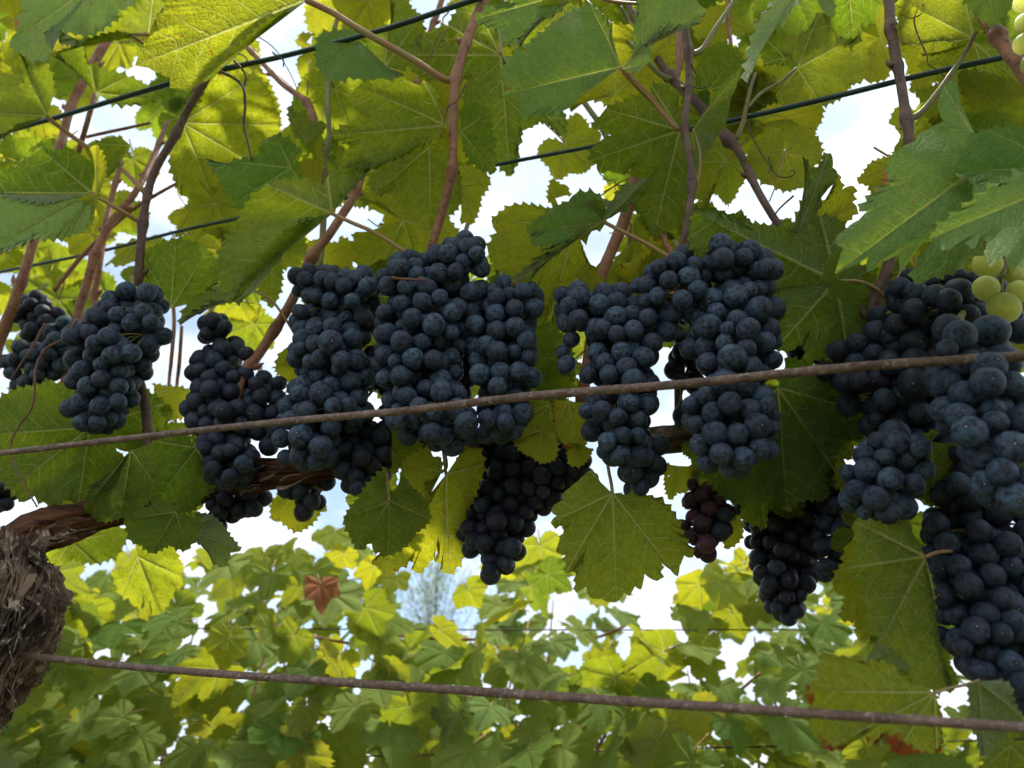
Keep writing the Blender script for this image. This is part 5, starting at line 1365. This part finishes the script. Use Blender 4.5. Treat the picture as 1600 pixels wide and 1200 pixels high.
B('plump blue bunch right of the brownish yellow leaves, with one withered tip at its top', [(895, 470, 30), (900, 495, 28), (940, 475, 34), (970, 480, 36), (955, 520, 50), (1000, 510, 48), (970, 560, 56), (980, 600, 50), (960, 640, 50), (985, 640, 40), (965, 685, 46), (985, 700, 34)], .99, seed=15,
  front=[(904, 465, 18), (888, 478, 14), (903, 498, 15), (890, 508, 14), (936, 476, 16), (964, 494, 15), (941, 514, 17), (964, 522, 14), (990, 516, 16), (1041, 518, 18), (1013, 497, 15), (1019, 536, 16), (971, 550, 16), (1004, 560, 19), (934, 552, 17), (946, 566, 15), (979, 574, 16), (952, 585, 15), (990, 595, 18), (920, 585, 15), (954, 612, 17), (985, 630, 15), (940, 642, 16), (966, 652, 14), (995, 656, 16), (917, 642, 13), (1011, 634, 15), (925, 674, 18), (949, 690, 15), (974, 680, 14), (945, 706, 13), (969, 710, 16), (996, 680, 13), (885, 570, 15), (893, 530, 13), (880, 550, 12)])
B('few dark grapes below and behind the plump blue bunch, nearest the pink leaf stalk', [(1000, 700, 34), (1010, 720, 32), (995, 745, 30), (1020, 700, 24), (1000, 758, 18)], 1.05, seed=16, bare=.6,
  front=[(987, 737, 17), (1007, 714, 16), (1025, 695, 13), (1000, 760, 15), (1022, 722, 12)])
B('round topped cluster of blue grapes right above the plump bunch, at the thin cane foot', [(1065, 420, 34), (1035, 430, 28), (1080, 440, 34), (1060, 465, 44), (1030, 460, 30), (1090, 470, 26)], .96, seed=17,
  front=[(1057, 408, 15), (1030, 418, 13), (1077, 434, 18), (1045, 438, 14), (1066, 469, 16), (1086, 413, 13), (1090, 453, 15), (1028, 462, 14), (1012, 446, 15), (997, 446, 12), (1010, 470, 12)])
B('tall blue bunch with two single grapes on top, against the dark green leaf', [(1125, 388, 22), (1125, 410, 36), (1165, 410, 38), (1190, 430, 32), (1150, 450, 46), (1185, 480, 40), (1120, 490, 40), (1150, 520, 56), (1195, 520, 30), (1110, 540, 44), (1150, 570, 54), (1190, 570, 30), (1140, 620, 60), (1170, 640, 46), (1110, 650, 44), (1140, 680, 56), (1175, 690, 40), (1120, 705, 34), (1150, 715, 30)], .97, seed=18,
  front=[(1125, 382, 17), (1129, 405, 18), (1162, 403, 15), (1199, 420, 17), (1110, 412, 14), (1185, 452, 14), (1150, 464, 18), (1187, 483, 20), (1170, 455, 14), (1120, 488, 15), (1109, 510, 18), (1137, 514, 12), (1169, 515, 18), (1152, 500, 16), (1195, 535, 16), (1132, 536, 14), (1166, 545, 16), (1144, 559, 21), (1106, 568, 17), (1175, 575, 18), (1133, 597, 21), (1106, 618, 17), (1140, 630, 18), (1114, 645, 17), (1170, 640, 17), (1196, 635, 16), (1183, 666, 20), (1117, 677, 20), (1152, 679, 18), (1090, 662, 14), (1094, 695, 16), (1127, 709, 18), (1161, 716, 19), (1185, 700, 18), (1105, 722, 14), (1138, 732, 15), (1207, 668, 12), (1080, 633, 14)])
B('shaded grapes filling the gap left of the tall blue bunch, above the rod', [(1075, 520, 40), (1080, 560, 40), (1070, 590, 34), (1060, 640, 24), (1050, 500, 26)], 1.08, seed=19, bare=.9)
B('little shrivelled reddish bunch under the dark green leaf', [(1085, 765, 26), (1100, 785, 32), (1118, 800, 30), (1098, 825, 32), (1122, 825, 26), (1104, 855, 22), (1070, 825, 16)], 1.15, seed=20, gd=.0115, wither=.5, red=.3, bare=1.0, dens=.7, front=[(1066, 824, 10), (1078, 838, 12), (1104, 850, 15), (1092, 862, 11)], cat='bunch of grapes')
B('black pointed bunch hanging low over the blurred leaves right of the little shrivelled one', [(1170, 790, 26), (1195, 800, 40), (1240, 790, 44), (1260, 820, 36), (1210, 840, 46), (1240, 860, 44), (1200, 880, 30), (1215, 910, 36), (1245, 905, 32), (1225, 945, 28), (1232, 962, 16), (1280, 790, 36), (1250, 770, 36)], 1.28, gd=.0118, seed=21, bare=1.0, wither=.2,
  front=[(1213, 888, 14), (1233, 906, 14), (1203, 912, 13), (1230, 933, 12), (1250, 930, 12), (1215, 950, 12), (1232, 965, 13), (1245, 955, 12), (1190, 895, 13), (1222, 860, 13)])
B('black bunch in shade directly left of the olive brown hanging leaf', [(1285, 770, 30), (1320, 800, 34), (1290, 830, 24), (1330, 840, 34), (1310, 870, 32), (1290, 892, 20), (1300, 780, 26), (1330, 800, 34), (1340, 760, 34), (1300, 740, 30)], 1.22, gd=.0118, seed=22, bare=1.0,
  front=[(1286, 855, 14), (1290, 885, 13), (1305, 892, 14)])
B('front bunch with rust flecked grapes low between the dark green leaf and the right edge', [(1400, 695, 34), (1425, 705, 32), (1375, 705, 30), (1385, 735, 48), (1420, 740, 36), (1345, 750, 30), (1375, 775, 42), (1345, 780, 26), (1400, 785, 28)], .97, seed=23,
  front=[(1400, 691, 19), (1350, 712, 17), (1382, 715, 15), (1415, 718, 15), (1355, 735, 19), (1391, 749, 19), (1326, 739, 14), (1337, 765, 15), (1368, 778, 19), (1327, 780, 16), (1387, 800, 19), (1353, 799, 14), (1428, 755, 15), (1437, 700, 16), (1372, 690, 16)])
B('wide dark mass of grapes behind the rod, left of the nearest blue bunch', [(1310, 585, 30), (1330, 555, 34), (1335, 625, 26), (1340, 590, 34), (1380, 590, 48), (1430, 590, 54), (1400, 640, 52), (1450, 650, 48), (1370, 650, 34), (1350, 560, 34), (1420, 540, 50), (1420, 690, 36), (1480, 620, 50), (1470, 700, 46), (1495, 760, 40)], 1.08, seed=24, bare=.8,
  front=[(1342, 595, 17), (1382, 625, 18), (1430, 600, 25), (1438, 645, 18), (1369, 655, 13), (1390, 570, 17), (1320, 600, 16)])
B('dark bunch at the upper right below the pale broad leaves', [(1405, 450, 26), (1430, 455, 36), (1425, 485, 36), (1380, 490, 26), (1390, 520, 36), (1470, 470, 44), (1500, 480, 44), (1530, 450, 36), (1470, 520, 44), (1520, 500, 40), (1570, 510, 36)], 1.06, seed=25, bare=.75,
  front=[(1406, 449, 16), (1431, 457, 17), (1428, 486, 20), (1497, 458, 23), (1460, 462, 18), (1482, 470, 18), (1511, 493, 18), (1490, 433, 17)])
B('nearest large blue bunch at the right edge, with the rod crossing its top', [(1500, 530, 44), (1540, 540, 44), (1485, 570, 36), (1530, 590, 58), (1500, 620, 46), (1580, 620, 44), (1540, 660, 60), (1590, 670, 50), (1570, 720, 56), (1600, 730, 50), (1600, 775, 46), (1560, 760, 34)], .92, seed=26, gd=.0150,
  front=[(1480, 545, 16), (1500, 525, 24), (1545, 575, 25), (1543, 598, 23), (1485, 597, 17), (1508, 618, 24), (1580, 600, 20), (1475, 640, 20), (1500, 650, 20), (1550, 640, 18), (1515, 675, 25), (1555, 660, 18), (1595, 660, 22), (1535, 712, 27), (1580, 698, 25), (1566, 737, 22), (1540, 755, 22), (1600, 750, 20), (1585, 778, 25), (1482, 665, 17), (1615, 700, 24), (1512, 705, 15)])
B('long dark bunch hanging at the lower right edge beside the olive leaf stalk', [(1475, 830, 36), (1500, 810, 44), (1550, 800, 50), (1590, 830, 50), (1480, 880, 38), (1530, 880, 60), (1590, 900, 56), (1500, 930, 50), (1560, 950, 60), (1530, 990, 56), (1590, 1000, 50), (1530, 1030, 40), (1570, 1040, 44), (1600, 1075, 34)], 1.12, gd=.0128, seed=27, bare=.6,
  front=[(1462, 820, 19), (1480, 850, 18), (1470, 885, 20), (1530, 830, 18), (1575, 850, 19), (1470, 930, 20), (1513, 915, 20), (1565, 935, 18), (1550, 900, 20), (1495, 960, 18), (1540, 960, 20), (1580, 970, 18), (1500, 1000, 20), (1525, 985, 20), (1563, 990, 17), (1470, 990, 12), (1505, 1010, 14), (1543, 1018, 17), (1525, 1048, 15), (1578, 1035, 19), (1596, 1070, 20), (1601, 1100, 18), (1540, 1050, 17), (1498, 885, 18)])
B('unripe yellow green grapes under the broad leaves at the right edge', [(1560, 450, 40)], .98, seed=28, only_front=True, green=1.0, top=(1575, 400),
  front=[(1543, 413, 21), (1541, 451, 20), (1569, 481, 23), (1592, 455, 18), (1598, 425, 16)], group='green grapes', cat='bunch of grapes')
B('pale green grapes cut by the top right edge of the view', [(1605, 40, 50)], .93, seed=29, only_front=True, green=1.0, top=(1640, -20),
  front=[(1600, 4, 15), (1605, 36, 17), (1602, 68, 17), (1612, 100, 16), (1630, 50, 18), (1632, 84, 18)], group='green grapes', cat='bunch of grapes')
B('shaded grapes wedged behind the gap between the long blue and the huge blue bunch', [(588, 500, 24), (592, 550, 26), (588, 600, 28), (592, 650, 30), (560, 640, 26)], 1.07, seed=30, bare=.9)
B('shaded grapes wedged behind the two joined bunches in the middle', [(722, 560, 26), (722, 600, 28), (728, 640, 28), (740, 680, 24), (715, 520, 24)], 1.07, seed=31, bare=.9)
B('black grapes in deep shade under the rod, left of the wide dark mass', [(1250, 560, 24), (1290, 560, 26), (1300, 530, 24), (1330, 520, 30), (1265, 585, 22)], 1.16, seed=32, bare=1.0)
# ------------------------------------------------------------------ the next row of vines, out of focus
rbk = random.Random(77)
def wpos(px, py, Y):
    r = ray(px, py); t = Y / r[1]
    return Vector((r[0] * t, Y, CAMZ + r[2] * t))
def top_line(px):           # height of the row's top as a photo line
    k = [(-200, 860), (0, 900), (60, 880), (150, 850), (250, 880), (330, 870), (400, 858), (470, 872), (560, 850), (600, 880), (640, 925), (700, 985), (760, 930), (800, 870), (860, 855), (930, 905), (1020, 925), (1100, 905), (1170, 870), (1240, 880), (1330, 880), (1500, 850), (1800, 840)]
    for (a, b), (c, d) in zip(k, k[1:]):
        if a <= px <= c:
            return b + (d - b) * (px - a) / (c - a)
    return 880
labels = ['blurred vine of the next row at the far left, behind the old trunk head',
          'blurred vine of the next row that carries the dry orange brown leaf',
          'blurred vine of the next row left of the thin bluish tree',
          'blurred vine of the next row directly under the lone hanging yellow green leaf',
          'blurred vine of the next row with red brown canes, behind the scorched leaf']
spans = [(-220, 210), (210, 520), (520, 800), (800, 1180), (1180, 1760)]
YB = 1.42
backs = []
for lab, (xa, xb) in zip(labels, spans):
    xm = (xa + xb) / 2
    b0 = wpos(xm, 1200, YB); b0.z = 0
    vb = thing('grapevine', lab, 'grapevine', b0, 'vines of the next row')
    backs.append(vb)
    tr_ = [(b0.x, b0.y, -0.05, 0.028), (b0.x + 0.02, b0.y, 0.35, 0.024), (b0.x - 0.01, b0.y + 0.02, 0.78, 0.022)]
    pa, ra = resample(tr_, 8)
    v, f = lumpy(pa, ra, 20, 11, 0.004)
    place('trunk', mesh_np('trunk', rel(v, b0), f, M_BARK), b0, vb)
    a1, a2 = wpos(xa, 1330, YB), wpos(xb, 1330, YB)
    v, f = tube_data([Vector((a1.x, b0.y + .02, .78)), Vector((b0.x, b0.y + .02, .80)), Vector((a2.x, b0.y + .02, .79))], [.013, .018, .013], 10, rough=.15)
    place('arm', mesh_np('arm', rel(v, b0), f, M_BARK), b0, vb)
    # canes rising from the arm
    for k in range(max(4, int((xb - xa) / 60))):
        x = xa + (xb - xa) * (k + rbk.random()) / max(4, int((xb - xa) / 60))
        yt = top_line(x) + rbk.uniform(70, 140)
        q0 = wpos(x + rbk.uniform(-60, 60), 1340, YB); q0.z = 0.8
        q2 = wpos(x, yt, YB + rbk.uniform(-.1, .2))
        q1 = (q0 + q2) / 2 + Vector((rbk.uniform(-.05, .05), rbk.uniform(-.08, .05), 0))
        sp = smooth_path([q0, q1, q2], 6)
        v, f = tube_data(sp, [.0042 - .0028 * i / len(sp) for i in range(len(sp))], 6)
        place('cane', mesh_np('cane', rel(v, q0), f, rbk.choice((M_CANE, M_CANE, M_CANE_G))), q0, vb)
# leaning red canes the photograph shows low down
for (x0, y0, x1, y1, k) in ((860, 1210, 925, 1115, 3), (905, 1205, 957, 1125, 3), (-20, 1245, 30, 1143, 0), (800, 1190, 832, 1145, 3), (1016, 1068, 1044, 1046, 3), (940, 990, 1000, 962, 3), (1115, 1100, 1188, 1052, 3), (620, 990, 760, 1000, 2), (460, 985, 545, 1005, 1), (1335, 930, 1300, 945, 4), (770, 1200, 740, 1120, 2), (1560, 985, 1600, 930, 4)):
    x0, y0 = x0 + (x0 - x1) * .4, y0 + (y0 - y1) * .4
    q0, q1 = wpos(x0, y0, 1.36), wpos(x1, y1, 1.30)
    mid = (q0 + q1) / 2 + Vector((0.004, 0, -0.004))
    v, f = tube_data(smooth_path([q0, mid, q1], 5), [.0026] * 11, 7)
    place('cane', mesh_np('cane', rel(v, q0), f, M_CANE), q0, backs[k])
BH = [(620, 930, 10), (650, 960, 12), (700, 950, 20), (735, 985, 8), (310, 950, 5), (315, 1010, 8), (150, 880, 14), (125, 905, 8), (270, 870, 12), (485, 868, 18), (550, 895, 12), (540, 1015, 6), (560, 1040, 8), (1060, 1000, 6), (1140, 1025, 14), (1190, 1010, 6), (1040, 960, 10), (1000, 955, 14), (870, 975, 8), (905, 940, 10), (1150, 1080, 6), (1540, 1100, 18), (1500, 1040, 20), (1470, 1130, 12), (760, 1080, 5), (1240, 1110, 6)]
nlab = 0
def back_leaf(x, y, Y, size, k=None, top=None):
    kx = k if k is not None else min(range(5), key=lambda i: 0 if spans[i][0] <= x <= spans[i][1] else 1)
    c = wpos(x, y, Y)
    n = Vector((rbk.gauss(0, .42), -0.62 + rbk.gauss(0, .3), 0.78 + rbk.gauss(0, .25)))
    if rbk.random() < 0.22:
        n = Vector((rbk.gauss(0, .4), 0.6 + rbk.gauss(0, .3), 0.6))
    tip = Vector((rbk.gauss(0, .55), -0.3 + rbk.gauss(0, .2), -1))
    yl = min(1, max(0, rbk.gauss(0.42, 0.17)))
    tl = (y - top_line(x))
    if tl < 40:
        yl = min(1, yl + .25)
    return set_leaf(backs[kx], rbk.choice(VAR_LO), c - tip.normalized() * size * 0.4, size, n, tip, yl, grey=max(0, min(.8, rbk.gauss(.50, .2))))
pl = []
cnt = 0; tries = 0
while cnt < 980 and tries < 45000:
    tries += 1
    x = rbk.uniform(-190, 1760); y = rbk.uniform(840, 1290)
    layer = rbk.random()
    Y = 1.05 + 0.62 * layer
    size = rbk.uniform(.038, .068)
    spx = size / (Y / ray(x, y)[1] / F)
    if y < top_line(x) + spx * 0.55 * rbk.uniform(.3, 1.2):
        continue
    if x > 1690 and rbk.random() < .5:
        continue
    if any((x - hx) ** 2 + (y - hy) ** 2 < (hr + spx * .40) ** 2 for hx, hy, hr in BH):
        continue
    if any((x - a) ** 2 + (y - b) ** 2 < (.40 * spx) ** 2 and abs(c_ - Y) < .12 for a, b, c_ in pl):
        continue
    pl.append((x, y, Y))
    back_leaf(x, y, Y, size)
    cnt += 1
print('back leaves', cnt)
# shoot tips standing above the row
for (x, y, k, s_) in ((440, 868, 1, .045), (462, 880, 1, .04), (520, 850, 1, .05), (530, 880, 1, .04), (410, 880, 1, .05), (590, 900, 2, .045), (612, 915, 2, .04), (850, 870, 3, .055), (835, 900, 3, .05), (870, 905, 3, .05), (1165, 900, 3, .05), (1190, 915, 4, .05), (90, 880, 0, .05), (160, 860, 0, .05), (740, 935, 2, .045), (780, 900, 2, .045), (680, 990, 2, .04), (1090, 930, 3, .05)):
    o = back_leaf(x, y, 1.22, s_, k)
    o.color = (rbk.uniform(.5, .95), .08, .1, 1)
c = wpos(497, 940, .98)
o = set_leaf(backs[1], VAR[6], c + Vector((0, 0, .02)), .036, Vector((.5, -1, .5)), Vector((.15, 0, -1)), .3, dry=1.0, grey=.85, label='dry curled orange brown leaf')

# thin wires of the next row
def bwire(label, x0, y0, x1, y1, Y, r=.0012):
    a, b = wpos(x0, y0, Y), wpos(x1, y1, Y)
    v, f = tube_data([a + (b - a) * i / 10 + Vector((0, 0, -0.004 * math.sin(math.pi * i / 10))) for i in range(11)], [r] * 11, 6)
    o = place('trellis_wire', mesh_np('trellis_wire', rel(v, a), f, M_TWIG), a)
    o['label'] = label; o['category'] = 'wire'; o['group'] = 'thin wires of the next row'
bwire('thin dark wire of the next row level with the bluish tree', -200, 978, 1750, 982, 1.26)
bwire('lowest thin dark wire of the next row, near the bottom edge', -200, 1195, 1750, 1150, 1.17)

# ------------------------------------------------------------------ the thin tree far behind
tb = wpos(676, 1000, 22.0); tb.z = 0
tree = thing('birch_tree', 'thin feathery tree far behind the rows against blue sky', 'tree', tb)
topz = wpos(676, 885, 22.0).z
v, f = tube_data(smooth_path([(tb.x, tb.y, -0.1), (tb.x + .1, tb.y, topz * .5), (tb.x, tb.y, topz)], 8), [.16 * (1 - .93 * i / 16) for i in range(17)], 8)
place('trunk', mesh_np('trunk', rel(v, tb), f, M_BARK), tb, tree)
rt = random.Random(4)
tv, tf, lv, lf = [], [], [], []
for k in range(60):
    h = topz * (0.30 + 0.68 * rt.random())
    a = rt.uniform(0, 6.28); ln = (topz - h) * .32 + .5
    p0 = Vector((tb.x, tb.y, h)); p1 = p0 + Vector((math.cos(a) * ln * .6, math.sin(a) * ln * .6, ln * .9)); p2 = p0 + Vector((math.cos(a) * ln, math.sin(a) * ln, ln * 1.7))
    v, f = tube_data(smooth_path([p0, p1, p2], 3), [.014 * (1 - i / 7.5) for i in range(7)], 4, cap=False)
    tv, tf = join([(tv, tf), (v, f)])
    for j in range(70):
        t = rt.uniform(.15, 1.1)
        p = p0 + (p2 - p0) * t + Vector((rt.gauss(0, .16), rt.gauss(0, .16), rt.gauss(-.05, .16)))
        u = Vector((rt.gauss(0, 1), rt.gauss(0, 1), rt.gauss(0, 1))).normalized() * .04
        w = u.orthogonal().normalized() * .03
        o = len(lv); lv += [p - u, p + w, p + u, p - w]; lf.append((o, o + 1, o + 2, o + 3))
place('branches', mesh_np('branches', rel(tv, tb), tf, M_BARK), tb, tree)
M_TLEAF = simple_noise_mat('far_tree_leaf', (0.30, 0.40, 0.28), (0.40, 0.48, 0.34), 2, .6, .1)
cr = place('crown', mesh_np('crown', rel(lv, tb), lf, M_TLEAF, smooth=False), tb, tree)
cr['kind'] = 'stuff'
